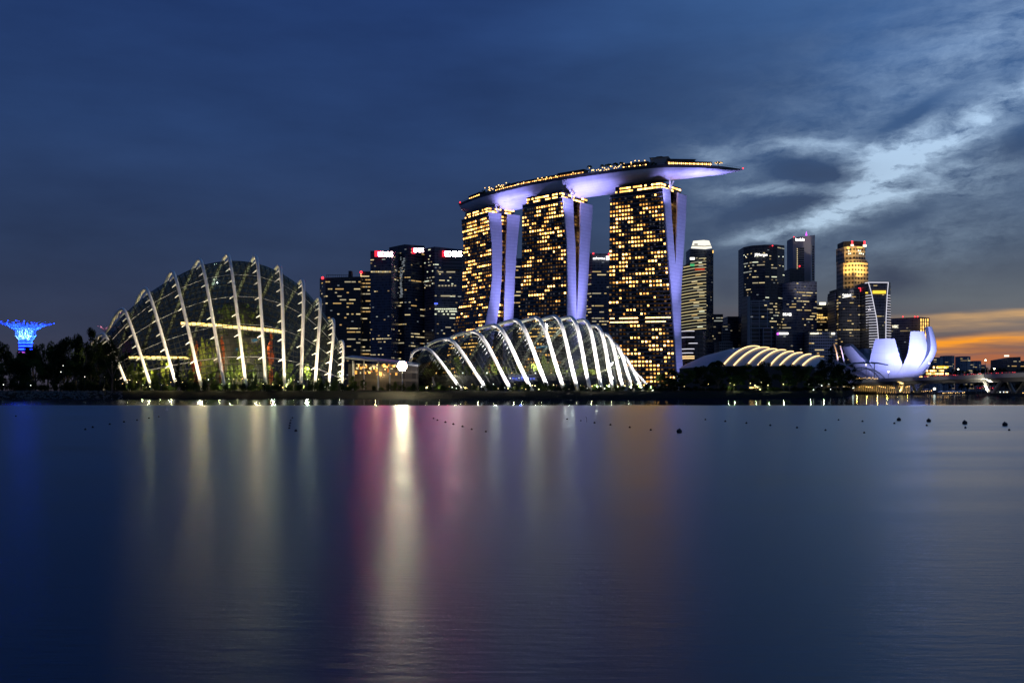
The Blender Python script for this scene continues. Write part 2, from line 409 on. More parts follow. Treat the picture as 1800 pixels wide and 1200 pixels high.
def pane_mesh(mat, panes=1):
    k = (mat.name, panes)
    if k not in PANE: PANE[k] = unit_plane('window pane', mat, panes)
    return PANE[k]
def wmat(c, right, up, w, h):
    """basis for a unit pane: right, outward normal, up"""
    right = right.normalized(); up = up.normalized(); nn = right.cross(up)
    m = Matrix(((right.x*w, -nn.x, up.x*h, c.x), (right.y*w, -nn.y, up.y*h, c.y), (right.z*w, -nn.z, up.z*h, c.z), (0, 0, 0, 1)))
    return m
def put_windows(root, wins, cap=99, name='window', panes=1, rest='window_lights'):
    """wins: (centre, right, up, w, h, material); the largest become parts, the rest one part"""
    wins = sorted(wins, key=lambda q: -q[3]*q[4])
    for c, r, u, w, h, m in wins[:cap]:
        obj(name, pane_mesh(m, panes), root, wmat(c, r, u, w, h))
    if len(wins) > cap:
        b = MB(); mats = []
        for c, r, u, w, h, m in wins[cap:]:
            if m not in mats: mats.append(m)
            r = r.normalized()*(w/2); u = u.normalized()*(h/2); k = mats.index(m)
            if panes == 1: b.quad([c-r-u, c+r-u, c+r+u, c-r+u], None, k)
            else:
                for sgn in (-1, 1):
                    cc = c+r*(.5*sgn); rq = r*.43; b.quad([cc-rq-u, cc+rq-u, cc+rq+u, cc-rq+u], None, k)
        tag(b.build(rest, mats, root), kind='stuff')
ICO = {}
def ball(mat, r=1.0):
    if mat.name not in ICO:
        bm = bmesh.new(); bmesh.ops.create_icosphere(bm, subdivisions=1, radius=1.0); me = bpy.data.meshes.new('bulb'); bm.to_mesh(me); bm.free(); me.materials.append(mat); ICO[mat.name] = me
    return ICO[mat.name]
def bulb(name, mat, c, r, parent): return obj(name, ball(mat), parent, Matrix.Translation(Vector(c)) @ Matrix.Diagonal((r, r, r, 1)))
def text(body, name, mat, c, right, up, height, parent, ext=.15, align='CENTER', squeeze=1.0):
    cu = bpy.data.curves.new(name, 'FONT'); cu.body = body; cu.size = height; cu.extrude = ext; cu.align_x = align; cu.align_y = 'CENTER'
    tmp = bpy.data.objects.new('tmp', cu); COL.objects.link(tmp)
    dg = bpy.context.evaluated_depsgraph_get(); me = bpy.data.meshes.new_from_object(tmp.evaluated_get(dg)); bpy.data.objects.remove(tmp)
    me.materials.clear(); me.materials.append(mat)
    right = right.normalized(); up = up.normalized(); nn = right.cross(up)
    m = Matrix(((right.x*squeeze, up.x, nn.x, c.x), (right.y*squeeze, up.y, nn.y, c.y), (right.z*squeeze, up.z, nn.z, c.z), (0, 0, 0, 1)))
    return obj(name, me, parent, m)
UP = Vector((0, 0, 1))
# ------------------------------------------------------------------ water and land
def water_mat():
    m, t = newmat('river water')
    pos = t.node('ShaderNodeTexCoord').outputs['Object']
    px_, py_, pz_ = t.sep(pos)
    # ruffled open water, a sheltered calm strip along the far bank
    edge = t.add(py_, t.mul(t.sub(t.noise(t.xyz(t.mul(px_, .01), 0., 0.), 1.0, 3.0), .5), 26.0))
    calm = t.mr(edge, 214.0, 232.0, 0.0, 1.0, True)
    calm = t.mul(calm, t.mr(px_, -70., -25., .55, 1.0, True))
    streak = t.noise(t.xyz(t.mul(px_, .012), t.mul(py_, .16), 0.), 1.0, 4.0)
    rough = t.mr(streak, .3, .7, .28, .37)
    rough = t.m('ADD', t.mul(rough, t.sub(1.0, calm)), t.mul(calm, .085))
    near = t.mr(py_, 6.0, 60.0, 1.0, 0.0)
    rip = t.add(t.noise(t.xyz(t.mul(px_, 1.6), t.mul(py_, 6.0), 0.), 1.0, 5.0, .62), t.mul(t.noise(t.xyz(t.mul(px_, .5), t.mul(py_, 2.2), 2.), 1.0, 3.0), 1.0))
    bp = t.node('ShaderNodeBump'); bp.inputs['Distance'].default_value = .06
    t.link(t.mul(t.add(.05, t.mul(near, .30)), t.sub(1.0, calm)), bp.inputs['Strength']); t.link(rip, bp.inputs['Height'])
    gl = t.node('ShaderNodeBsdfGlossy', distribution='BECKMANN'); gl.inputs['Color'].default_value = (.74, .88, 1, 1)
    t.link(rough, gl.inputs['Roughness']); t.nt.links.new(bp.outputs[0], gl.inputs['Normal'])
    df = t.node('ShaderNodeBsdfDiffuse'); df.inputs['Color'].default_value = (.006, .014, .034, 1)
    fr = t.node('ShaderNodeFresnel'); fr.inputs['IOR'].default_value = 1.34
    mx = t.node('ShaderNodeMixShader'); t.link(t.mr(fr.outputs[0], .2, 1.0, .18, .68), mx.inputs[0])
    t.nt.links.new(df.outputs[0], mx.inputs[1]); t.nt.links.new(gl.outputs[0], mx.inputs[2]); out(t, mx.outputs[0]); return m
b = MB(); b.quad([(-9000, -400, 0), (9000, -400, 0), (9000, 9000, 0), (-9000, 9000, 0)])
tag(b.build('water', water_mat()), kind='structure')

SHORE = [(-2600, 400), (-900, 400), (-200, 400), (60, 402), (190, 408), (300, 414), (500, 418), (640, 421), (760, 424), (900, 427), (1040, 432), (1150, 440), (1300, 470), (1400, 505), (1450, 545),
         (1478, 600), (1490, 680), (1496, 800), (1499, 950), (1502, 1130), (1560, 1150), (1640, 1180), (1750, 1190), (1900, 1200), (2600, 1250), (4600, 1400)]
rnd = random.Random(3)
rows = []
for px, Y in SHORE:
    r = []
    for dy, zz in ((-4, -2.0), (0, -.1), (3, .9), (9, 2.2), (17, 3.1), (30, 3.4), (120, 3.4), (700, 3.4), (12000, 3.4)):
        q = P(px, HZ, Y+dy) if dy < 5000 else P(px, HZ, 16000)
        r.append((q.x, q.y, zz+(rnd.uniform(-.2, .2) if 0 < dy < 40 else 0)))
    rows.append(r)
# subdivide along the shore
fine_rows = []
for a, c in zip(rows, rows[1:]):
    for k in range(8):
        f = k/8; j = rnd.uniform(-1, 1)
        fine_rows.append([(p[0]+(q[0]-p[0])*f, p[1]+(q[1]-p[1])*f+(j*1.2 if i < 5 else 0), p[2]+(q[2]-p[2])*f+(rnd.uniform(-.25, .25) if 2 <= i <= 5 else 0)) for i, (p, q) in enumerate(zip(a, c))])
fine_rows.append(rows[-1])
def bank_mat():
    m, t = newmat('grass bank')
    pos = t.node('ShaderNodeTexCoord').outputs['Object']
    f = t.noise(pos, .5, 6.0, .65); g = t.noise(pos, .06, 3.0)
    c = t.mix(f, (.003, .0045, .002), (.007, .009, .004)); c = t.mix(t.mr(g, .45, .6, 0, 1), c, (.006, .0055, .004))
    b = t.node('ShaderNodeBsdfPrincipled'); t.link(c, b.inputs['Base Color']); b.inputs['Roughness'].default_value = .95; b.inputs['Specular IOR Level'].default_value = .1
    bn = t.node('ShaderNodeBump'); bn.inputs['Strength'].default_value = .8; bn.inputs['Distance'].default_value = .5; t.link(f, bn.inputs['Height']); t.nt.links.new(bn.outputs[0], b.inputs['Normal'])
    out(t, b.outputs[0]); return m
b = MB(); b.grid(fine_rows)
tag(b.build('ground', bank_mat(), None, True), kind='structure')
GZ = 3.4
def shoreY(px): return pwl(SHORE, px)

# loose stones along the left bank: nobody could count them
b = MB(); rr = random.Random(5)
for i in range(900):
    px = rr.uniform(-60, 215); dy = rr.uniform(-.5, 16); Y = shoreY(px)+dy; s = rr.uniform(.25, .75)
    c = Vector((PX(px, Y), Y, pwl([(0, 0), (3, .9), (9, 2.2), (17, 3.1)], dy)+s*.2))
    vs_ = [c+Vector((s*rr.uniform(.6, 1.2)*cos(a), s*rr.uniform(.6, 1.2)*sin(a), rr.uniform(-.3, .1)*s)) for a in (0, 1.26, 2.5, 3.8, 5.0)]
    top = c+Vector((0, 0, s*rr.uniform(.4, .9)))
    for k in range(5): b.quad([vs_[k], vs_[(k+1) % 5], top])
tag(b.build('rubble', M['rock']), kind='stuff')

# ------------------------------------------------------------------ hotel: three towers and the deck they carry
LILAC = (.32, .32, 1.0)
DIMW = [em('dim warm window %d' % i, c, s) for i, (c, s) in enumerate([((1, .45, .12), .09), ((1, .5, .18), .22), ((.8, .8, 1), .05), ((1, .42, .1), .05)])]
NFL = 50
def hotel(label, cp, Yc, e, d, wid, ff, fr, lf, seed, rooms, lit, bands, hoods, zt):
    """ff / fr: (row, left, right) of the front and rear end walls in photo columns; lf: left edge of the facade"""
    e = Vector((*e, 0)).normalized(); d = Vector((*d, 0)).normalized(); CR = Vector((PX(cp, Yc), Yc, 0)); CL = CR+e*wid
    nr = Vector((d.y, -d.x, 0))
    def onpl(C, px, py):
        Y = (C.x*nr.x+C.y*nr.y)/((px-900)/FPX*nr.x+nr.y); q = P(px, py, Y); return (q.z, (q-C).dot(d))
    sF = sorted(onpl(CR, l, y) for y, l, r in ff); sB = sorted(onpl(CR, r, y) for y, l, r in ff)
    qF = sorted(onpl(CR, l, y) for y, l, r in fr); qB = sorted(onpl(CR, r, y) for y, l, r in fr)
    lF = sorted(onpl(CL, x, y) for y, x in lf)
    root = thing('hotel_tower', label, 'hotel tower', (CR.x, CR.y, GZ))
    NF = NFL; zs = [GZ+(zt-GZ)*k/NF for k in range(NF+1)]
    pt = lambda C, s, z: Vector((C.x+d.x*s, C.y+d.y*s, z))
    # front slab: long glazed face
    RF = [pt(CR, pwl(sF, z), z) for z in zs]; LF = [pt(CL, pwl(lF, z), z) for z in zs]
    RB = [pt(CR, pwl(sB, z), z) for z in zs]; LB = [LF[k]+(RB[k]-RF[k]) for k in range(NF+1)]
    b = MB(); b.grid([[LF[k], RF[k]] for k in range(NF+1)], [[(0, zs[k]-GZ), (wid, zs[k]-GZ)] for k in range(NF+1)])
    b.grid([[RB[k], LB[k]] for k in range(NF+1)]); b.grid([[LB[k], LF[k]] for k in range(NF+1)]); b.quad([LF[-1], RF[-1], RB[-1], LB[-1]])
    b.build('facade', M['hotel_glass'], root)
    b = MB()
    for k in range(1, NF+1):
        o1 = -d*.9
        for dz in (0,): b.grid([[LF[k]+o1, RF[k]+o1], [LF[k]+Vector((0, 0, -.5))+o1, RF[k]+Vector((0, 0, -.5))+o1]]); b.quad([LF[k]+o1, RF[k]+o1, RF[k]+d*.1, LF[k]+d*.1]); b.quad([LF[k]-UP*.5+d*.1, RF[k]-UP*.5+d*.1, RF[k]-UP*.5+o1, LF[k]-UP*.5+o1])
    b.build('sun_shade', M['hotel_ledge'], root)
    # end walls, proud of the slabs
    th = -e*1.2
    def fin(name, F, B, off, z0):
        b = MB(); zz = [z for z in zs if z >= z0]
        f = [pt(CR, pwl(F, z), z)+off for z in zz]; k_ = [pt(CR, pwl(B, z), z)+off for z in zz]
        if name == 'end_wall': pass
        b.grid([[f[i]+th, k_[i]+th] for i in range(len(zz))], [[(.01, zz[i]), ((k_[i]-f[i]).length, zz[i])] for i in range(len(zz))]); b.grid([[f[i], f[i]+th] for i in range(len(zz))]); b.grid([[k_[i]+th, k_[i]] for i in range(len(zz))])
        b.quad([f[-1], f[-1]+th, k_[-1]+th, k_[-1]])
        return b.build('end_wall', M['fin'], root)
    fin('end_wall', sF, sB, Vector((0, 0, 0)), 0)
    fin('end_wall', qF, qB, e*.6, 0)
    # rear slab and the recessed glass between the two
    g = [pt(CR, pwl(qF, z), z)+e*.7 for z in zs]; h = [pt(CR, pwl(qB, z), z)+e*.7 for z in zs]
    b = MB(); b.grid([[g[i]+e*(wid-3), g[i]] for i in range(NF+1)], [[(0, zs[i]), (wid, zs[i])] for i in range(NF+1)]); b.grid([[h[i], h[i]+e*(wid-3)] for i in range(NF+1)])
    b.grid([[h[i]+e*(wid-3), g[i]+e*(wid-3)] for i in range(NF+1)]); b.quad([g[-1]+e*(wid-3), g[-1], h[-1], h[-1]+e*(wid-3)])
    b.build('rear_slab', M['hotel_glass'], root)
    b = MB(); ins = e*7.0
    gp = [(RB[i]+ins-d*1.0, g[i]+ins+d*1.0) for i in range(NF+1)]
    b.grid([[p_, q_] for p_, q_ in gp], [[(0, zs[i]), (20, zs[i])] for i in range(NF+1)])
    b.build('atrium_wall', M['atrium'], root)
    wins = []; R = random.Random(seed)
    for k in range(2, NF):          # warm rooms beside the atrium
        p_, q_ = gp[k]; L = (q_-p_).dot(d)
        if L < 4: continue
        for f, pr in ((.30, .55), (.72, .30)):
            if R.random() < pr+.15:
                c = p_+(q_-p_)*f-e*.3+UP*1.6
                wins.append((c, d, UP, L*.26, 1.7, R.choice(WARM)))
    # lit rooms of the long face
    pat = [[0]*rooms for _ in range(NF)]
    for k in range(NF):
        fz = k/NF; j = 0
        while j < rooms:
            run = R.choice((1, 2, 3, 3))
            p_ = lit(fz, j/rooms)
            if R.random() < p_*.84:
                for q in range(j, min(rooms, j+run)): pat[k][q] = 1
            j += run
    for k in range(1, NF-1):
        if any(abs(k-b_) < .5 for b_ in bands): continue
        up = (RF[k+1]-RF[k]).normalized(); ri = (RF[k]-LF[k])
        for j in range(rooms):
            if pat[k][j]:
                c = LF[k]+ri*((j+.5)/rooms)+up*1.75-d*.35
                wins.append((c, ri, up, ri.length/rooms*R.choice((.46, .54, .60)), 1.6, R.choice(WARM)))
            elif R.random() < .60:
                c = LF[k]+ri*((j+.5)/rooms)+up*1.75-d*.35; wins.append((c, ri, up, ri.length/rooms*.56, 1.5, R.choice(DIMW)))
    put_windows(root, wins, 99, 'window', 1)
    # long bright lines on the service floors
    for b_ in bands:
        up = UP; ri = RF[b_]-LF[b_]; segs = [(0, .30), (.33, .60), (.63, .98)] if R.random() < .5 else [(0.02, .47), (.5, .98)]
        for (u0, u1) in segs:
            nseg = max(2, int((u1-u0)*14))
            for s_ in range(nseg):
                if R.random() < .9:
                    c = LF[b_]+ri*(u0+(u1-u0)*(s_+.5)/nseg)-d*.4+UP*1.6; obj('window_strip', pane_mesh(WARM[2]), root, wmat(c, ri, up, ri.length*(u1-u0)/nseg*.92, .9))
    # crown floors set back under the deck
    w0 = (RF[-1]-LF[-1]); tl = LF[-1]; tr = RF[-1]
    back = (h[-1]-tr); dp = back.dot(d)
    c0 = tl+w0*.08+d*2; c1 = tr-w0*.06+d*2
    b = MB(); poly = [c0, c1, c1+d*(dp-7), c0+d*(dp-7)]; b.prism([(p_.x, p_.y) for p_ in poly], zt+.01, zt+hoods, True)
    b.build('crown_floor', M['hotel_glass'], root)
    wins = []
    for lev in range(int(hoods//3)):
        for j in range(20):
            if R.random() < .72:
                c = c0+(c1-c0)*((j+.5)/20)-d*.25+UP*(1.5+lev*3); wins.append((c, w0, UP, (c1-c0).length/20*.86, 1.5, R.choice(WARM[:3])))
        for j in range(8):
            if R.random() < .7:
                c = c1+d*(dp-7)*((j+.5)/8)-e*.25+UP*(1.5+lev*3); wins.append((c, d, UP, dp/8*.7, 1.5, R.choice(WARM[:3])))
    put_windows(root, wins, 60, 'crown_window')
    # V prop at the corner
    vb = RF[-1]+d*(dp*.30)-e*.2
    for sgn in (-1, 1):
        MB().tube([vb, vb+d*(3.5*sgn)-e*1.5+UP*9], .7).build('deck_strut', M['white_steel'], root)
    # floodlights on the end walls: three beams from the ground, out along the wall normal
    return dict(RF=RF, LF=LF, RB=RB, g=g, h=h, e=e, d=d, CR=CR, zt=zt, root=root, dp=dp)

T3 = hotel('nearest and tallest-looking hotel tower, at the right end under the boat-shaped deck', 1165, 940, (-.8, .6), (.6, .8), 55.6,
    [(330, 1165, 1176), (365, 1167, 1178), (400, 1169.2, 1180.5), (450, 1173, 1184.5), (500, 1177, 1188), (550, 1181, 1191.5), (600, 1184.5, 1195), (650, 1187.5, 1199)],
    [(335, 1191, 1207), (400, 1188.5, 1203.8), (450, 1187, 1200.5), (480, 1186, 1198.5), (520, 1185.5, 1196.5), (560, 1186, 1196), (600, 1187, 1197), (650, 1189, 1198.5)],
    [(328, 1072.5), (480, 1071), (650, 1069)], 31, 18,
    lambda fz, u: .95*(.66 if .52 < fz < .93 else .52 if fz < .24 else .30 if fz < .5 else .28)*(.35 if u > .88 and fz < .5 else 1), (17, 18), 6.5, 191)
T2 = hotel('middle one of the three hotel towers under the boat-shaped deck', 990, 987, (-.8, .6), (.6, .8), 55.0,
    [(350, 989, 1006), (400, 993, 1007.5), (430, 995, 1010), (500, 996, 1011), (558, 995.5, 1012), (650, 993, 1010)],
    [(352, 1020.5, 1042), (430, 1018, 1036.5), (500, 1015.5, 1032.5), (560, 1013, 1029), (650, 1009.5, 1022)],
    [(360, 918.5), (480, 917), (555, 913), (650, 906)], 12, 17,
    lambda fz, u: .74 if fz > .86 else .86*(.42 if .24 < fz < .86 else .45)*(1.25 if .28 < u < .62 else .75)*(.55 if .3 < fz < .5 else 1), (14, 15, 16), 7.0, 191)
T1 = hotel('farthest hotel tower, at the left end under the boat-shaped deck, base curving outwards', 858, 1068, (-.5, .866), (.866, .5), 58.0,
    [(373, 858, 880.5), (430, 863.6, 882), (487, 864.3, 881), (529, 860, 878), (570, 852, 872), (610, 842, 864), (650, 832, 856)],
    [(374, 892, 914.5), (430, 889, 909), (487, 887.6, 904.6), (562, 885.4, 902), (650, 883, 898)],
    [(384, 811), (430, 815), (470, 814.5), (515, 812), (546, 805.5), (583, 797), (650, 780)], 77, 16,
    lambda fz, u: .78 if fz > .86 else .38, (12, 13), 7.0, 191)

def wash(T, zs_, off, side, L=.36):
    """ground floodlights grazing the end walls"""
    mid = (T['RF'][25]+T['h'][25])/2
    for z, an in zs_:
        k = int((z-GZ)/(T['zt']-GZ)*NFL); tg = (T['RF'][k]+T['h'][k])/2
        pos = Vector((tg.x, tg.y, 0))-T['e']*off+Vector((0, 0, 8))-T['d']*side
        r = (tg-pos).length; ci = max(.12, off/r)
        flood(pos, tg, LILAC, L, ci, .66, an, 1.0, 1.0)
wash(T3, ((34, 60), (95, 34), (160, 26)), 42, 6, .29)
wash(T2, ((34, 60), (95, 36), (160, 26)), 26, 4, .29)
wash(T1, ((34, 60), (95, 36), (160, 26)), 26, 4, .29)

# ---- the deck
ZD = 214.0
rimp = [(806, 358, 0), (832, 347, 0), (862, 337.5, 0), (925, 322, 0), (985, 311.5, 0), (1030, 304.5, 0), (1100, 295, 0), (1165, 289, 0), (1215, 289, 0), (1262, 291.5, 0), (1306, 297.5, 0)]
rim = []
for px, py, _ in rimp:
    Y = (ZD-CAMZ)*FPX/(HZ-py); rim.append(Vector((PX(px, Y), Y, ZD)))
NS = 60
cur = [cr(rim, (len(rim)-1)*i/NS) for i in range(NS+1)]
# arc-length parameter, deck width and belly depth
al = [0.0]
for a, c in zip(cur, cur[1:]): al.append(al[-1]+(c-a).length)
def shape(i):
    s = al[i]/al[-1]
    w = 40*max(0.0, min(1, (s/.10)))**.5*max(0.0, min(1, ((1-s)/.34)))**.62
    dpt = 15.5*max(.0, min(1, s/.07))**.5*max(0.0, min(1, ((1-s)/.42)))**.75
    return max(w, .6), max(dpt, .5)
def frame_at(i):
    t = (cur[min(i+1, NS)]-cur[max(i-1, 0)]).normalized(); return t, Vector((-t.y, t.x, 0)).normalized()
deck = thing('sky_deck', 'long boat-shaped deck resting across the tops of the three hotel towers', 'sky deck', (cur[30].x, cur[30].y, ZD))
hullrows, huvs = [], []
NV = 18
for i in range(NS+1):
    t, nb = frame_at(i); w, dpt = shape(i); r = []; u = []
    for j in range(NV+1):
        a = pi*j/NV; off = w/2*(1-cos(a)); r.append(cur[i]+nb*off-UP*(3.0*min(1, w/14)+dpt*sin(a)**.8)); u.append((al[i], j*2.6))
    hullrows.append(r); huvs.append(u)
b = MB(); b.grid(hullrows, huvs); hull_me = b.build('hull', M['hull'], deck, True)
b = MB()
b.grid([[cur[i], cur[i]-UP*(3.0*min(1, shape(i)[0]/14))] for i in range(NS+1)])
b.grid([[cur[i]+frame_at(i)[1]*shape(i)[0]-UP*(3.0*min(1, shape(i)[0]/14)), cur[i]+frame_at(i)[1]*shape(i)[0]] for i in range(NS+1)])
b.build('rim', M['dark_steel'], deck)
b = MB(); b.grid([[cur[i]-UP*.15, cur[i]+frame_at(i)[1]*shape(i)[0]-UP*.15] for i in range(NS+1)]); b.build('deck_floor', M['concrete'], deck)
# parapet rail
b = MB()
for i in range(NS):
    b.tube([cur[i]+UP*1.3, cur[i+1]+UP*1.3], .12, 4)
    b.tube([cur[i], cur[i]+UP*1.3], .08, 4)
b.build('railing', M['dark_steel'], deck)
bulb('aircraft_light', M['e_red'], cur[NS]+UP*.8, .8, deck); bulb('aircraft_light', M['e_red'], cur[1]+UP*.6, .9, deck)
def deckpt(s, off, dz=0.0):
    q = s*NS; i = min(NS-1, int(q)); f = q-i; t, nb = frame_at(i); c = cur[i]+(cur[i+1]-cur[i])*f
    return c+nb*off+UP*dz, t, nb
def s_at(px):
    best = min(range(NS+1), key=lambda i: abs(900+FPX*cur[i].x/cur[i].y-px)); return best/NS
# underside floodlights, hung unsupported in the air off the tower tops to even the wash
def under(T, right, px, off, dz, L, an):
    c, t, nb = deckpt(s_at(px), off, dz)
    base_ = (T['RF'][-1]-T['e']*9.0 if right else T['LF'][-1]+T['e']*9.0)-T['d']*14.0-UP*16.0
    flood(base_, c, (.36, .34, 1.0), L*.62, .40, .6, an, 1.0, .8)
under(T1, True, 897, 6, -8, .42, 95); under(T1, True, 905, 20, -15, .30, 95); under(T2, False, 905, 8, -10, .34, 95)
under(T2, True, 1022, 6, -8, .42, 95); under(T2, True, 1035, 20, -15, .30, 95); under(T3, False, 1050, 8, -10, .38, 95)
under(T3, True, 1200, 10, -11, .34, 80); under(T3, True, 1235, 7, -8, .75, 42); under(T3, True, 1262, 5, -5, 1.1, 28); under(T3, True, 1290, 3, -3, .9, 18)
# buildings on the deck
rng = random.Random(8)
def deck_box(name, label, cat, px0, px1, off, dep, hgt, mat, nwin, wm, hwin=1.2, zwin=1.6, group=None):
    s0, s1 = s_at(px0), s_at(px1); a, t, nb = deckpt(s0, off); c, t2, nb2 = deckpt(s1, off)
    root = thing(name, label, cat, (a+c)/2, group)
    r = c-a; nn = Vector((-r.y, r.x, 0)).normalized()
    b = MB(); b.prism([(p_.x, p_.y) for p_ in (a, c, c+nn*dep, a+nn*dep)], ZD, ZD+hgt); b.build('wall', mat, root)
    b = MB(); m_ = (a+c)/2+nn*dep/2+UP*(hgt+.2); b.box(m_, r.length/2+.8, dep/2+.8, .2, (r.normalized(), nn, UP)); b.build('roof', M['dark_steel'], root)
    for k in range(nwin):
        q = a+r*((k+.5)/nwin)-nn*.12+UP*zwin; obj('window', pane_mesh(wm[k % len(wm)]), root, wmat(q, r, UP, r.length/nwin*.5, hwin))
    return root
deck_box('plant_room', 'big plain box-shaped plant room rising from the deck', 'plant room', 1135, 1172, 17, 14, 10.5, M['concrete'], 0, WARM)
deck_box('lift_house', 'small dark lift house on the roof of the plant room side', 'lift house', 1149, 1156, 24, 7, 12.6, M['dark'], 0, WARM)
deck_box('club_pavilion', 'long low pavilion with a row of lit bays near the bow of the deck', 'pavilion', 1176, 1258, 4, 9, 3.6, M['dark'], 21, [WARM[2], WARM[4]], 2.0, 1.7)
deck_box('upper_pavilion', 'dark curved-roof pavilion standing behind the row of lit bays', 'pavilion', 1178, 1228, 14, 9, 7.6, M['dark'], 12, [WARM[0], OFFI[0]], 1.0, 5.6)
deck_box('bar_pavilion', 'low dark bar pavilion left of the plant room on the deck', 'pavilion', 1092, 1130, 7, 8, 5.2, M['dark'], 9, [WARM[0], DIM[2]], 1.0, 2.6)
deck_box('pool_terrace', 'long low restaurant terrace in the middle of the deck', 'restaurant', 905, 975, 5, 8, 4.0, M['dark'], 22, [WARM[0], WARM[3], WARM[1]], 1.1, 2.2)
deck_box('pool_terrace', 'low covered terrace with orange lights left of the deck palms', 'restaurant', 978, 1022, 5, 8, 5.0, M['dark'], 14, [WARM[3], WARM[1]], 1.2, 2.4)
deck_box('garden_restaurant', 'lit garden restaurant at the stern, the left end of the deck', 'restaurant', 818, 838, 5, 9, 5.0, M['dark'], 6, [WARM[0]], 1.8, 2.2)
deck_box('garden_restaurant', 'lit restaurant under dark trees above the farthest hotel tower', 'restaurant', 862, 900, 6, 9, 4.6, M['dark'], 12, [WARM[0], WARM[1]], 1.5, 2.0)
# beacon canopy near the bow
c, t, nb = deckpt(s_at(1271), 6)
rt = thing('viewing_canopy', 'small lit ring-shaped canopy on a mast near the bow of the deck', 'canopy', c)
MB().tube([c, c+UP*5.0], .25).build('mast', M['dark_steel'], rt)
b = MB(); b.lathe(c+UP*4.6, [(0.2, .8), (3.2, .35), (4.2, 0), (3.0, -.25), (.2, -.35)], 14); b.build('canopy_ring', M['white_steel'], rt, True)
for k in range(6): bulb('lamp', M['e_bulbwarm'], c+Vector((3.2*cos(k*1.05), 3.2*sin(k*1.05), 4.15)), .32, rt)
# string lights on the deck
def light_string(label, px0, px1, nb_, off, zlo, zhi, group='strings of lamps on the deck'):
    s0, s1 = s_at(px0), s_at(px1); a, _, _ = deckpt(s0, off, 3)
    rt = thing('string_lights', label, 'string lights', a, group)
    pts = []
    for k in range(nb_):
        q, _, _ = deckpt(s0+(s1-s0)*(k+rng.uniform(.1, .9))/nb_, off+rng.uniform(-2, 6), rng.uniform(zlo, zhi)); pts.append(q); bulb('lamp', M['e_bulbwarm'], q, rng.uniform(.34, .6), rt)
    b = MB(); b.tube(pts, .05, 3); b.build('cable', M['dark_steel'], rt)
light_string('warm string lights among the deck palms beside the plant room', 1030, 1090, 26, 4, 1.6, 5.5)
light_string('warm string lights at the left end of the deck', 846, 884, 20, 4, 2.0, 8.0)
light_string('sparse warm lamps along the middle of the deck', 900, 1020, 20, 3, 1.0, 3.6)
light_string('few warm lamps just left of the plant room', 1092, 1132, 8, 3, 2.0, 6.5)
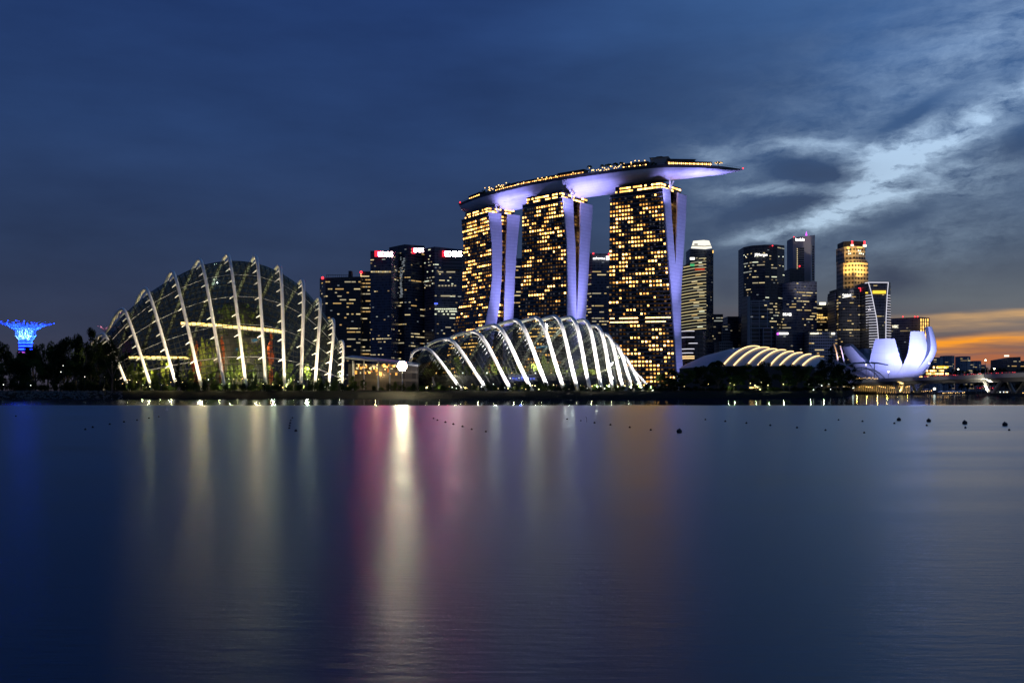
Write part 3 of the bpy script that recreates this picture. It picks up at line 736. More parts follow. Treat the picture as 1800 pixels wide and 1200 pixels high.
# ------------------------------------------------------------------ glass conservatories
def arch_pts(F, A, B, L1, L2, bul, n1=18, n2=14):
    h = Vector((B.x-F.x, B.y-F.y, 0)).normalized()
    p1 = F+(A-F)*.5-h*bul; p2 = A-h*L1; p3 = A+h*L2; p4 = B+(A-B)*.5+h*bul
    return [bez(F, p1, p2, A, i/n1) for i in range(n1+1)]+[bez(A, p3, p4, B, i/n2) for i in range(1, n2+1)]
def inward(pts, F, B, ztop):
    c = (F+B)/2; c.z = ztop*.42; o = []
    for i, p in enumerate(pts):
        t = (pts[min(i+1, len(pts)-1)]-pts[max(i-1, 0)]).normalized(); v = c-p; v = v-t*v.dot(t); o.append(v.normalized())
    return o
def conservatory(name, label, spec, zf, L1, L2, bul, r_arch, off, mat, panes_u, panes_v, struts, loc, cables, up_L, ucol, glass_from=0, sub=6, ys=1.0):
    root = thing(name, label, 'conservatory', loc)
    spec = [(a, b_, c*ys, d, e_, f*ys, g, h*ys) for a, b_, c, d, e_, f, g, h in spec]
    curves = []
    for fx, fy, Yf, ax, ay, Ya, bx, Yb in spec:
        Fp = P(fx, fy, Yf); Fp.z = zf
        Ap = P(ax, ay, Ya); Bp = P(bx, HZ, Yb); Bp.z = zf
        curves.append((arch_pts(Fp, Ap, Bp, L1*min(1, (Ap.z-zf)/30), L2*min(1, (Ap.z-zf)/30), bul), Fp, Ap, Bp))
    gl = []
    for ci, (pts, Fp, Ap, Bp) in enumerate(curves):
        nn = inward(pts, Fp, Bp, Ap.z); gl.append([p+v*off(i/(len(pts)-1)) for i, (p, v) in enumerate(zip(pts, nn))])
    # glazing shell lofted under the arches
    g2 = gl[glass_from:]; K = len(g2); rows, uvs = [], []
    for q in range((K-1)*sub+1):
        t = q/sub; rows.append([cr([g2[k][j] for k in range(K)], t) for j in range(len(g2[0]))]); uvs.append([(t*panes_u, j/(len(g2[0])-1)*panes_v) for j in range(len(g2[0]))])
    b = MB(); b.grid(rows, uvs)
    for r in (rows[0], rows[-1]):
        i0 = len(r)//2
        for j in range(i0):      # end walls, glazed in strips
            a, c, d, e = r[j], r[j+1], r[len(r)-2-j], r[len(r)-1-j]
            if j+1 >= len(r)-2-j: continue
            w0, w1 = (e-a).length/2.2, (d-c).length/2.2
            b.quad([a, e, d, c], [(0, j*2), (w0, j*2), (w1, j*2+2), (0, j*2+2)])
    b.build('glazing', mat, root, True)
    for ci, (pts, Fp, Ap, Bp) in enumerate(curves):
        k = min(1, .55+.45*(Ap.z-zf)/40)
        a = MB().tube(pts, r_arch*k, 8).build('arch', M['white_steel'], root, True)
        h = Vector((Bp.x-Fp.x, Bp.y-Fp.y, 0)).normalized(); side = Vector((-h.y, h.x, 0))
        for j in struts:
            if j >= len(pts): continue
            g = gl[ci][j]; p = pts[j]
            if name == 'tall_conservatory':
                MB().tube([p, g+Vector((-1.6, -.8, -.8))], [.5*k, .12], 5).build('strut', M['white_steel'], a)
            else:
                m = MB()
                for sg in (-1, 1): m.tube([p-h*.2, g+(g-p).normalized()*1.8+side*(1.1*sg)+UP*(-.6)], .09, 4)
                m.build('strut', M['grey_steel'], a)
        # uplight at the foot, in front of the arch, seen as a small lamp
        foot = pts[0]; mid = pts[9]
        if Ap.z > 12: flood(foot-h*5.5+Vector((.0, -3, 1.2)), pts[5 if name == 'tall_conservatory' else 8], ucol, up_L*(1 if 1 < ci < len(curves)-1 else .7), .33, .7, 68, 1.0, .4)
    # cables strung from arch to arch
    for j in cables:
        for a, c in zip(curves[:-1], curves[1:]):
            MB().tube([a[0][j]+(gl[curves.index(a)][j]-a[0][j])*.5, c[0][j]+(gl[curves.index(c)][j]-c[0][j])*.5], .055, 4).build('cable', M['grey_steel'], root)
    return root, curves, gl

CY = 1.07
CF = [(228, 684, 428, 181, 587, 434, 107, 466), (268, 684, 423, 215.5, 543, 434, 141.5, 478), (313, 684, 418, 256, 507, 433, 182, 484), (356, 684, 415, 303, 477.5, 432, 229, 488), (396, 684, 413, 351, 456, 431, 257, 490), (433.5, 684, 412, 400, 447, 430, 306, 490), (468, 684, 412, 449, 450.5, 430, 355, 489), (500.5, 684, 413, 490.5, 466, 430, 396.5, 486), (529, 684, 415, 531, 492.5, 430, 437, 482), (553, 684, 418, 561, 524.5, 431, 477, 477), (577, 684, 421, 584.5, 561, 432, 500.5, 470), (601, 684, 424, 601, 599, 433, 537, 462)]
cfroot, cfc, cfg = conservatory('tall_conservatory', 'taller glass conservatory on the left with white arches hooked over its crest', CF, GZ, 4.8, 10.0, 1.0, .72,
    lambda t: 1.9+1.3*exp(-((t-.56)/.12)**2), M['cf_glass'], 5.0, 54.0, (3, 5, 7, 9, 11, 13, 15, 20), (390*1790/FPX, 440, GZ), (3, 6, 9, 12), .95, (1, .80, .52), 0, 6, CY)
FD = [(813, 684, 478, 747, 612, 492, 722, 512), (857, 684, 472, 785, 596, 490, 712, 522), (898.5, 684, 467, 831, 583, 488, 713, 530), (935, 684, 463, 867, 571.8, 486, 749, 535), (965, 684, 460, 904, 563, 484, 786, 538), (992, 684, 458, 940, 558.5, 483, 822, 540), (1015.5, 684, 457, 973, 556.5, 483, 855, 540), (1038, 684, 457, 1000, 557.5, 483, 882, 540), (1058.5, 684, 458, 1024, 562.5, 484, 906, 539), (1078, 684, 459, 1045, 573, 485, 927, 538), (1096, 684, 461, 1062, 587, 486, 944, 536), (1113, 684, 464, 1077, 604, 487, 959, 533), (1130, 684, 467, 1089, 622, 488, 971, 529), (1147, 684, 471, 1098, 643, 490, 980, 524)]
fdroot, fdc, fdg = conservatory('low_conservatory', 'lower glass conservatory in the middle with bright white leaning arches', FD, GZ, 10.0, 32.0, 1.2, .98,
    lambda t: 1.3+.6*exp(-((t-.56)/.2)**2), M['fd_glass'], 5.0, 64.0, (8, 9, 10, 11, 12, 13, 14), (PX(940, 480), 480, GZ), (), 1.7, (1, .92, .88))

# things inside the tall conservatory
def leaf_cloud(b, c, rad, nl, size, rng_, flat=1.0):
    for _ in range(nl):
        while True:
            v = Vector((rng_.uniform(-1, 1), rng_.uniform(-1, 1), rng_.uniform(-1, 1)))
            if .25 < v.length < 1: break
        p = Vector(c)+Vector((v.x*rad[0], v.y*rad[1], v.z*rad[2])); s = size*rng_.uniform(.6, 1.4)
        a = Vector((rng_.gauss(0, 1), rng_.gauss(0, 1), rng_.gauss(0, 1)*flat)).normalized(); q = a.cross(Vector((rng_.gauss(0, 1), rng_.gauss(0, 1), rng_.gauss(0, 1)))).normalized()
        b.quad([p-a*s-q*s*.45, p+a*s*.2-q*s*.6, p+a*s, p-a*s*.1+q*s*.6])
r5 = random.Random(21)
mt = thing('planted_mountain', 'dark planted cone standing inside the tall conservatory', 'planted mountain', (PX(420, 452*CY), 452*CY, GZ))
b = MB(); b.lathe((PX(420, 452*CY), 452*CY, GZ), [(15, 0), (14, 10), (12.5, 20), (10.5, 30), (8, 37), (4, 41), (.1, 42)], 20); b.build('core', M['dark'], mt, True)
b = MB()
for k in range(120):
    z = r5.uniform(1, 40); a = r5.uniform(pi, 2*pi); rr_ = pwl([(0, 15), (20, 12.5), (37, 8), (42, 2)], z)+.6
    leaf_cloud(b, (PX(420, 452*CY)+rr_*cos(a), 452*CY+rr_*sin(a), GZ+z), (2.2, 1.2, 1.8), 26, .5, r5)
b.build('foliage', M['leaf_warm'], mt)
def walkway(label, pts, w=.55):
    rt = thing('walkway', label, 'walkway', pts[0])
    q = [cr(pts, (len(pts)-1)*i/24) for i in range(25)]
    MB().tube([p+Vector((0, 1.0, -.5)) for p in q], .7, 6).build('walkway_deck', M['grey_steel'], rt)
    b = MB(); b.grid([[p-UP*w*.5 for p in q], [p+UP*w*.5 for p in q]]); b.build('light_strip', M['e_ribbon'], rt)
walkway('bright lit walkway crossing high inside the tall conservatory', [P(318, 568, 436*CY), P(360, 570, 431*CY), P(430, 576, 428*CY), P(470, 579.5, 429*CY), P(499, 583.5, 432*CY)], 1.15)
walkway('lit walkway low at the left end inside the tall conservatory', [P(226, 628, 438*CY), P(262, 627.6, 434*CY), P(300, 628, 432*CY), P(331, 628.6, 432*CY)], .8)
for px, py, Y, w, h, m_, lb in ((448, 598, 436, 11, 7, 'e_cyan', 'cyan lit panel below the walkway in the tall conservatory, wider one'), (457, 593, 437, 5, 6, 'e_cyan', 'small cyan lit panel just under the high walkway'), (416, 615, 436, 5, 8, 'e_cyan', 'blue panel between plants low in the tall conservatory')):
    Y *= CY; rt = thing('display_panel', lb, 'display panel', P(px, py, Y)); k = Y/FPX
    MB().box(P(px, py, Y+.3), w*k/2+.2, .15, h*k/2+.2).build('frame', M['dark_steel'], rt)
    b = MB()
    for u in range(4):
        b.quad([P(px-w/2+u*w/4+.2, py+h/2*(.5+.5*r5.random()), Y), P(px-w/2+(u+1)*w/4-.3, py+h/2*r5.random(), Y), P(px-w/2+(u+1)*w/4-.2, py-h/2, Y), P(px-w/2+u*w/4+.2, py-h/2*r5.random(), Y)])
    b.build('screen', M[m_], rt)
for px, py, Y, e_, c_ in ((300, 640, 440, 5200, (1, .72, .36)), (352, 622, 434, 6000, (1, .62, .30)), (405, 655, 432, 4500, (1, .85, .42)), (452, 612, 430, 6000, (1, .66, .34)), (420, 540, 432, 1500, (1, .85, .5)), (330, 560, 440, 1300, (1, .80, .5)), (480, 650, 436, 3600, (1, .9, .55)), (260, 655, 434, 3200, (1, .8, .35)), (540, 650, 440, 2600, (1, .9, .6)), (380, 500, 442, 600, (.85, .95, 1))):
    lamp('POINT', P(px, py, Y*CY), c_, e_*5.5, rad=.6)
for px, py, Y, e_, c_ in ((800, 655, 492, 4200, (1, .86, .5)), (870, 650, 498, 6500, (1, .88, .6)), (940, 640, 500, 8500, (1, .92, .75)), (1000, 645, 498, 8500, (1, .92, .75)), (1050, 655, 496, 5500, (1, .88, .6)), (960, 590, 502, 6000, (1, .92, .8)), (915, 664, 470, 2600, (.25, .3, 1))):
    lamp('POINT', P(px, py, Y), c_, e_*2.2, rad=.6)
# terrace in the low conservatory
tr = thing('terrace', 'long lit terrace edge inside the low conservatory', 'terrace', (PX(880, 500), 500, GZ))
b = MB(); b.prism([(PX(760, 494), 494), (PX(1060, 494), 494), (PX(1060, 520), 520), (PX(760, 520), 520)], GZ, PZ(659, 494)); b.build('wall', M['dark'], tr)
for k in range(13):
    q = P(768+k*22+r5.uniform(-4, 4), 655.5, 493.4); bulb('lamp', M['e_bulbwhite'] if k % 3 else M['e_bulbwarm'], q, r5.uniform(.25, .5), tr)
rt = thing('display_wall', 'blue lit display wall low behind the arches of the low conservatory', 'display wall', P(918, 664, 476))
MB().box(P(918, 664, 478), 6.5, .3, 1.6).build('frame', M['dark_steel'], rt)
for k in range(9): obj('screen', pane_mesh(M['e_blue'] if k % 3 else M['e_bulbwhite']), rt, wmat(P(897+k*5.2, 664.5+r5.uniform(-1, 1), 477.5), Vector((1, 0, 0)), UP, 1.1 if k % 3 else .5, 1.0 if k % 3 else .5))
rt = thing('light_band', 'cyan lit band hung inside the low conservatory', 'light band', P(955, 610, 505))
MB().tube([P(944, 611, 505), P(955, 608.5, 506), P(966, 608, 507)], .5).build('frame', M['dark_steel'], rt)
for k in range(5): obj('screen', pane_mesh(M['e_cyan']), rt, wmat(P(944+k*5, 610.5-k*.5, 504.3), Vector((1, 0, 0)), UP, 1.3, .7))

# ------------------------------------------------------------------ lotus-shaped museum
MY = 1250; MC = Vector((PX(1567, MY), MY, 0))
mus = thing('lotus_museum', 'white lotus-shaped museum with upright petals, lit pale violet, behind the bridge', 'museum', (MC.x, MC.y, GZ))
def petal(phi, path, wid, thick, label=None):
    a = radians(phi); rd = Vector((cos(a), sin(a), 0)); tg = Vector((-sin(a), cos(a), 0)); n_ = 20
    pp = [Vector((r, z, 0)) for r, z in path]; ou, inn = [], []
    for i in range(n_+1):
        q = cr(pp, (len(pp)-1)*i/n_); q2 = cr(pp, min(len(pp)-1, (len(pp)-1)*i/n_+.05)); q1 = cr(pp, max(0, (len(pp)-1)*i/n_-.05))
        t = (q2-q1).normalized(); nv_ = Vector((t.y, -t.x, 0))
        w = pwl(wid, i/n_); th = pwl(thick, i/n_); row, ri = [], []
        for k in range(9):
            s = -1+k/4; bow = (1-s*s)*w*.16
            row.append(MC+rd*(q.x+nv_.x*bow)+UP*(q.y+nv_.y*bow)+tg*(s*w))
        for k in range(5):
            s = 1-k/2; dpt = th*(1-.15*s*s)
            ri.append(MC+rd*(q.x-nv_.x*dpt)+UP*(q.y-nv_.y*dpt)+tg*(s*w*.72))
        ou.append(row); inn.append([row[-1]]+ri+[row[0]])
    b = MB(); b.grid(ou, [[(k/2+.01, i/2+.01) for k in range(9)] for i in range(n_+1)]); p = b.build('petal', M['petal'], mus, True)
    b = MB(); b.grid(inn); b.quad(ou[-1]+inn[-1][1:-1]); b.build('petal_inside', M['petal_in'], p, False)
    if label: p['label'] = label
tk = [(0, 2), (.3, 5), (.7, 7), (1, 5)]
WD = [(0, 2.5), (.2, 9), (.45, 16.5), (.62, 16), (.8, 13), (1, 9)]
petal(-121, [(3, 15), (17, 17), (32, 28), (40, 45), (40, 66)], [(a, w*1.2) for a, w in WD], tk)
petal(-67, [(3, 15), (17, 17), (33, 28), (43, 48), (42, 74.5)], [(a, w*1.14) for a, w in WD], tk)
petal(-40, [(3, 15), (17, 17), (34, 28), (50, 52), (46, 80.5)], [(a, w*.84) for a, w in WD], tk)
petal(-22, [(3, 15), (18, 17), (31, 22), (39, 29), (44, 37)], [(a, w*.55) for a, w in WD], tk, 'low petal ending in a square window')
petal(193, [(3, 15), (20, 19), (38, 32), (52, 46), (61, 58)], [(a, w*1.05) for a, w in WD], tk, 'unlit grey petal at the left')
petal(168, [(3, 15), (26, 19), (46, 26), (60, 32), (70, 38)], [(a, w*.7) for a, w in WD], tk)
petal(120, [(3, 15), (17, 18), (30, 28), (38, 42), (41, 56)], WD, tk); petal(70, [(3, 15), (17, 18), (30, 28), (36, 42), (38, 60)], WD, tk); petal(25, [(3, 15), (17, 18), (30, 28), (36, 42), (36, 58)], WD, tk)
b = MB(); b.lathe((MC.x, MC.y, 0), [(9, GZ), (9, 10), (12, 14.5), (4, 16.5), (.1, 17)], 24); b.build('base', M['petal'], mus, True)
# square window frame at the end of the low petal
c = P(1628.5, 640, 1229); b = MB()
for dx, dz, hx, hz in ((-2.6, 0, .3, 2.9), (2.6, 0, .3, 2.9), (0, 2.6, 2.4, .3), (0, -2.6, 2.4, .3)): b.box(c+Vector((dx, 0, dz)), hx, .3, hz)
b.build('window_frame', M['white_steel'], mus)
for px, Y, tg, L in ((1532, 1136, (1553, 622, 1208), .80), (1606, 1136, (1602, 616, 1206), 1.5), (1680, 1150, (1632, 612, 1212), 1.7), (1480, 1150, (1508, 630, 1240), .14)):
    flood(Vector((PX(px, Y), Y, 19)), P(*tg), (.38, .42, 1.0), L*1.0, .75, .74, 62, 1.0, 1.0)

# ------------------------------------------------------------------ ribbed exhibition hall roof
ribs = [((1335, 610.5), (1271, 643)), ((1352, 612.5), (1290, 643)), ((1365.5, 615), (1313, 643)), ((1381, 616.5), (1332, 643)), ((1394.5, 619), (1354, 643)), ((1410, 621), (1371, 643)), ((1425.5, 623.5), (1392, 643)), ((1440, 626.5), (1411, 643))]
def ribcurve(r, e, n_=14):
    a = P(r[0], r[1], 905); c = P(e[0], e[1], 850); m_ = P(r[0]*.52+e[0]*.48, r[1]+4.0, 874)
    k = 2*m_-(a+c)/2
    return [a*((1-t)**2)+k*(2*t*(1-t))+c*(t*t) for t in [i/n_ for i in range(n_+1)]]
hall = thing('exhibition_hall', 'low hall with a curved dark roof crossed by eight glowing golden ribs', 'hall', (PX(1330, 880), 880, GZ))
secs = [((1212, 637), (1194, 648)), ((1250, 624), (1212, 646)), ((1295, 614), (1243, 644))]+ribs+[((1452, 631), (1432, 645))]
b = MB(); b.grid([ribcurve(*s_) for s_ in secs], [[(i*8, j*2.5) for j in range(15)] for i in range(len(secs))]); b.build('roof', M['roof_metal'], hall, True)
b = MB(); ee = [ribcurve(*s_)[-1] for s_ in secs]; b.grid([ee, [Vector((p.x, p.y, GZ)) for p in ee]]); b.build('wall', M['dark'], hall)
for r, e in ribs:
    c = ribcurve(r, e); MB().tube([p+Vector((0, -.4, .75)) for p in c], [.42+.16*i/14 for i in range(15)], 6).build('rib_light', M['e_goldline'], hall)
# mall frontage between the tower foot and the hall
pod = thing('podium_block', 'low curved podium with thin white light lines beside the foot of the right hotel tower', 'podium', (PX(1215, 1010), 1010, GZ))
poly = [(PX(1190, 1020), 1020), (PX(1205, 1008), 1008), (PX(1222, 1004), 1004), (PX(1236, 1008), 1008), (PX(1240, 1040), 1040), (PX(1195, 1050), 1050)]
b = MB(); b.prism(poly, GZ, PZ(580, 1005)); b.build('wall', M['glass_black'], pod)
for py, m_, x0, x1 in ((581.5, 'e_line', 0, 1), (592.5, 'e_line', 0, 1), (603, 'e_line', .25, 1), (613, 'e_line', 0, 1), (620, 'e_line', 0, .9), (626, 'e_goldline', 0, 1), (629.5, 'e_goldline', 0, 1)):
    q = [P(1191+(1236-1191)*(x0+(x1-x0)*i/10), py+1.2*(2*(i/10)-1)**2, 1003+14*(2*(i/10)-1)**2) for i in range(11)]
    MB().tube(q, .34, 4).build('light_line', M[m_], pod)

# ------------------------------------------------------------------ road bridge
ZB = 15.2
def bx(Y): return 352+(Y-700)*.0835
def bY(px): k = (px-900)/FPX; return (352-700*.0835)/(k-.0835)
br = thing('road_bridge', 'long grey concrete road bridge crossing in front of the museum', 'bridge', (bx(900), 900, 0))
Ys = [430+i*40 for i in range(26)]
def deckrow(Y, prof): return [Vector((bx(Y)+dx, Y, ZB+dz)) for dx, dz in prof]
b = MB(); prof = [(0, 1.0), (0, -2.2), (3.5, -3.2), (6, -5.0), (19, -5.0), (22, -3.2), (25.5, -2.2), (25.5, 1.0), (25.1, 1.0), (25.1, 0), (.4, 0), (.4, 1.0), (0, 1.0)]
b.grid([deckrow(Y, prof) for Y in Ys]); b.build('deck', M['pale_concrete'], br)
b = MB(); b.grid([[Vector((bx(Y)+.45, Y, ZB+.05)), Vector((bx(Y)+25, Y, ZB+.05))] for Y in Ys]); b.build('road_surface', M['asphalt'], br)
b = MB(); b.tube([Vector((bx(Y)+.1, Y, ZB+1.7)) for Y in Ys], .09, 4)
for i in range(250):
    Y = 430+i*4; b.tube([(bx(Y)+.1, Y, ZB+1.0), (bx(Y)+.1, Y, ZB+1.7)], .05, 3)
b.build('railing', M['grey_steel'], br)
def pier(px, label):
    Y = bY(px); x0 = bx(Y)
    rt = thing('bridge_pier', label, 'bridge pier', (x0+12, Y, 0), 'piers of the road bridge')
    for q in (3.5, 21.5):
        b = MB(); b.tube([(x0+q+1.0, Y-15, ZB-3.4), (x0+q, Y-2.5, 1.5)], [1.5, 1.7], 8); b.build('leg', M['concrete'], rt)
        b = MB(); b.tube([(x0+q+1.0, Y+15, ZB-3.4), (x0+q, Y+2.5, 1.5)], [1.5, 1.7], 8); b.build('leg', M['concrete'], rt)
    b = MB(); b.prism([(x0-2, Y-9), (x0+27, Y-9), (x0+27, Y+9), (x0-2, Y+9)], -.6, 1.6); b.build('pile_cap', M['dark'], rt)
    return x0, Y
x0, Yp = pier(1735, 'V-shaped bridge pier standing in the water near the right edge, one leg lit')
flood(Vector((x0-3, Yp-1.0, 2.2)), (x0+3.5, Yp+10, 9), (1, .92, .7), 1.3, .5, .3, 70, 1, .3)
for px in (1530, 1590, 1650, 1720, 1790): Y = bY(px); flood(Vector((bx(Y)-46, Y-10, 4)), (bx(Y), Y, ZB-1), (1, .93, .78), .05, .8, .42, 80, 1, .5)  # added spots, without fittings, that brighten the bridge fascia
x0, Yp = pier(1574, 'farther bridge pier lit orange below the bridge left part')
flood(Vector((x0-4, Yp-6, 2.4)), (x0+3.5, Yp-6, 8), (1, .66, .22), 2.2, .6, .3, 80, 1, .3)
for i, (px, py, off) in enumerate(((1522, 641, 1.5), (1561.5, 653, 1.5), (1633, 638, 22), (1684, 648.5, 22), (1732, 632.5, 3), (1747.5, 647.5, 24))):
    Y = bY(px-off*1.9) if off > 10 else bY(px); q = P(px, py, Y)
    rt = thing('street_lamp', ('street lamp on the bridge in front of the museum', 'short street lamp on the bridge, second from the left', 'street lamp beside the square window end of the museum', 'low street lamp in front of the far housing blocks', 'tallest street lamp on the bridge, with a bright head', 'street lamp on the bridge just right of the tallest one')[i], 'street lamp', (q.x, q.y, ZB), 'street lamps along the bridge')
    MB().tube([(q.x, q.y, ZB), (q.x, q.y, q.z)], [.22, .14], 6).build('pole', M['grey_steel'], rt)
    MB().box(q+Vector((0, 0, .35)), .9, .5, .2).build('lamp_head', M['grey_steel'], rt)
    bulb('lens', M['e_street'], q-Vector((0, .3, .1)), .62, rt)
rc = random.Random(41)
carme = MB(); carme.prism([(-.95, -2.3), (.95, -2.3), (.95, 2.3), (-.95, 2.3)], .35, 1.55); carme.prism([(-.85, -2.2), (.85, -2.2), (.8, 1.3), (-.8, 1.3)], 1.55, [2.1]*4)
carme = carme.mesh('body', M['dark_steel'])
CARL = ["", "dark van driving on the bridge with red tail lights glowing"]
for i in range(26):
    px = 1642+i*6.1+rc.uniform(-2, 2); Y = bY(px-22); lane = rc.choice((3.2, 6.8, 10.5)); q = Vector((bx(Y)+lane, Y, ZB+.06))
    rt = thing("van", CARL[1], "van", q, 'vans driving across the bridge')
    obj('body', carme, rt, Matrix.Translation(q) @ Matrix.Scale(1.0, 4))
    for sx in (-.72, .72): bulb('tail_light', M['e_red'], q+Vector((sx, -2.15, 1.45)), .30, rt)
# ------------------------------------------------------------------ office towers
ro = random.Random(99)
def office(name, label, cat, Y0, front, ytop, mat, dens=(.5, .5, .03), wm=None, fh=4.0, bay=3.0, depth=34, roof=None, slant=None, cap=70, whgt=.30, zlo=None, side=None, group=None, skip=None):
    """front: (column, distance offset) of the visible corners left to right; ytop: roof row at the first corner"""
    wm = wm or OFFI
    pts = [(PX(px, Y0+dy), Y0+dy) for px, dy in front]
    zt = [PZ(ytop, Y0+front[0][1])]*len(pts) if slant is None else [PZ(y_, Y0+f[1]) for y_, f in zip(slant, front)]
    dx = side or 0
    back = [(pts[-1][0]+dx, max(p[1] for p in pts)+depth), (pts[0][0]+dx, max(p[1] for p in pts)+depth)]
    cx = sum(p[0] for p in pts)/len(pts); rt = thing(name, label, cat, (cx, min(p[1] for p in pts), GZ), group)
    b = MB(); b.prism(pts+back, GZ-.4, zt+[zt[-1], zt[0]], True, 0, 1); b.build('wall', [mat, M['dark']], rt)
    wins = []
    for i in range(len(pts)-1):
        a, c = Vector((*pts[i], 0)), Vector((*pts[i+1], 0)); r = c-a; L = r.length; nc = max(1, int(L/bay)); nrm = r.normalized().cross(UP)
        ztop = min(zt[i], zt[i+1]); nf = int((ztop-GZ)/fh)
        if L < 5: continue
        for k in range(1, nf):
            zc = GZ+fh*(k+.55)
            if zlo and zc < zlo: continue
            if skip and skip(zc): continue
            hi = ro.random() < dens[0]; j = 0
            while j < nc:
                if hi and ro.random() < dens[1]:
                    run = min(nc-j, ro.choice((1, 1, 2, 3, 4))); mm = ro.choice(wm)
                elif ro.random() < dens[2]: run = 1; mm = ro.choice(DIM+wm[:2])
                else: j += 1 if not hi else ro.choice((1, 2, 3)); continue
                w = r*(run/nc); q = a+r*((j+run/2)/nc)+nrm*.25; q.z = zc
                wins.append((q, r, UP, L*run/nc*.88, fh*whgt, mm)); j += run+ro.choice((0, 0, 1))
    put_windows(rt, wins, cap)
    rt['_zt'] = max(zt); rt['_y'] = min(p[1] for p in pts)
    del rt['_zt'], rt['_y']
    return rt, pts, zt
def sign_plate(rt, px, py, Y, w, h, m_, name='sign', d=.6):
    k = Y/FPX; c = P(px, py, Y); b = MB(); b.box(c, w*k/2, d, h*k/2); return b.build(name, M[m_], rt)
def sign_face(rt, px, py, Y, w, h, m_, name='sign_emblem'):
    return obj(name, pane_mesh(M[m_]), rt, wmat(P(px, py, Y), Vector((1, 0, 0)), UP, w*Y/FPX, h*Y/FPX))
def letters(rt, px, py, Y, w, h, m_, seed, name='sign_lettering', nn=8):
    """lettering blown out by its own light: separate glowing letter strokes"""
    q = random.Random(seed); k = Y/FPX; b = MB(); x_ = px-w/2; st = w/nn
    for i in range(nn):
        hh = h*q.choice((.62, .62, .62, 1.0)); wd = st*.8; y0 = py+h*.5
        b.box(P(x_+wd*.18, y0-hh/2, Y), wd*.16*k, .3, hh/2*k)
        if q.random() < .8: b.box(P(x_+wd*.85, y0-h*.31, Y), wd*.14*k, .3, h*.31*k)
        b.box(P(x_+wd*.5, y0-h*q.choice((.1, .55)), Y-.02), wd*.5*k, .3, h*.10*k)
        if q.random() < .6: b.box(P(x_+wd*.5, y0-h*.32, Y-.03), wd*.48*k, .3, h*.09*k)
        x_ += st
    return b.build(name, M[m_], rt)
def roofbox(rt, x0, x1, y0, y1, Y, dep=12, m_='dark', name='plant_room'):
    b = MB(); b.prism([(PX(x0, Y), Y), (PX(x1, Y), Y), (PX(x1, Y), Y+dep), (PX(x0, Y), Y+dep)], PZ(y1, Y), PZ(y0, Y)); return b.build(name, M[m_], rt)
def beacon(rt, px, py, Y, r=1.6, m_='e_red'): return bulb('aircraft_light', M[m_], P(px, py, Y), r, rt)
RX = Vector((1, 0, 0))

# ---- left cluster behind the floodlight
t, p, z = office('office_tower', 'broad dark office tower behind the right end of the tall conservatory', 'office tower', 1480, [(562, 30), (572, 0), (634, 0)], 488, M['glass_brown'], (.30, .36, .06), [OFFI[2], OFFI[4], OFFI[1], OFFI[0]], 5.2, 3.4, slant=[489, 488, 486])
roofbox(t, 612.5, 618, 476, 487, 1484); b = MB()
for q in range(11): b.tube([P(574+q*3.8, 487, 1484), P(574+q*3.8, 483, 1484)], .3, 4)
b.tube([P(574, 483, 1484), P(612, 483.5, 1484)], .3, 4); b.build('roof_rail', M['dark_steel'], t); beacon(t, 567, 488.5, 1476, 2.2)
t, p, z = office('office_tower', 'narrow dark tower edged by an upright string of orange lights', 'office tower', 1500, [(634, 0), (654, 0)], 477, M['glass_brown'], (.55, .75, .02), [OFFI[0], OFFI[1], OFFI[4]], 5.2, 3.0)
for q in range(46): bulb('edge_lamp', M['e_bulbwarm'], P(634.5-.02*q, 482+q*3.05, 1496), .50+.2*ro.random(), t)
beacon(t, 634.8, 478.5, 1496, 2.2)
t, p, z = office('office_tower', 'dark flat-topped tower with a white and red roof sign, left of the slanted one', 'office tower', 1420, [(651, 0), (688, -12), (700, 20)], 441, M['glass_navy'], (.16, .5, .03), [OFFI[0], OFFI[3], OFFI[1]], 4.4, 3.0, slant=[441, 441, 443])
sign_plate(t, 663.5, 446, 1409, 10, 10.5, 'e_redhalo', 'sign_halo'); sign_face(t, 668.5, 446.5, 1407.5, 7, 7.5, 'e_redsign'); text('DBS', 'sign_lettering', M['e_signwhite'], P(679.5, 447.5, 1407), RX, UP, 10.2, t, 0.0)  # red plate added as the halo around the sign
for k in range(9): obj('window', pane_mesh(OFFI[k % 3]), t, wmat(P(653.5+k*4.0, 477.6, 1406), RX, UP, 2.6, 1.9))
t, p, z = office('office_tower', 'tallest dark tower of the left cluster, roof line rising to its corner', 'office tower', 1450, [(684, 10), (711, -10), (722, -12), (746, 12)], 434, M['glass_blue'], (.28, .36, .06), [OFFI[2], OFFI[4], OFFI[0], OFFI[1]], 4.4, 3.0, slant=[435, 429.5, 430.5, 432])
b = MB(); rz = random.Random(4)
for q in range(60):
    yy = 452+q*1.2; xx = 704+rz.uniform(-1, 7)*(1 if yy < 480 else .35); b.box(P(xx, yy, 1436), rz.uniform(.4, 1.6), .3, rz.uniform(.3, 1.0))
b.build('light_strip', DIM[1], t)
sign_plate(t, 727, 441, 1434.5, 6.5, 10, 'e_redhalo', 'sign_halo'); sign_face(t, 730, 440, 1433, 4.6, 6, 'e_redsign'); text('DBS', 'sign_lettering', M['e_signwhite'], P(736.3, 440, 1432.6), RX, UP, 8, t, 0.0)
t, p, z = office('office_tower', 'dark tower with a long white roof sign, right of the slanted tower', 'office tower', 1440, [(746, 14), (764, -6), (815, 8)], 437, M['glass_navy'], (.30, .45, .06), [OFFI[0], OFFI[5], OFFI[1], OFFI[3]], 4.4, 3.0, slant=[437, 433.5, 439])
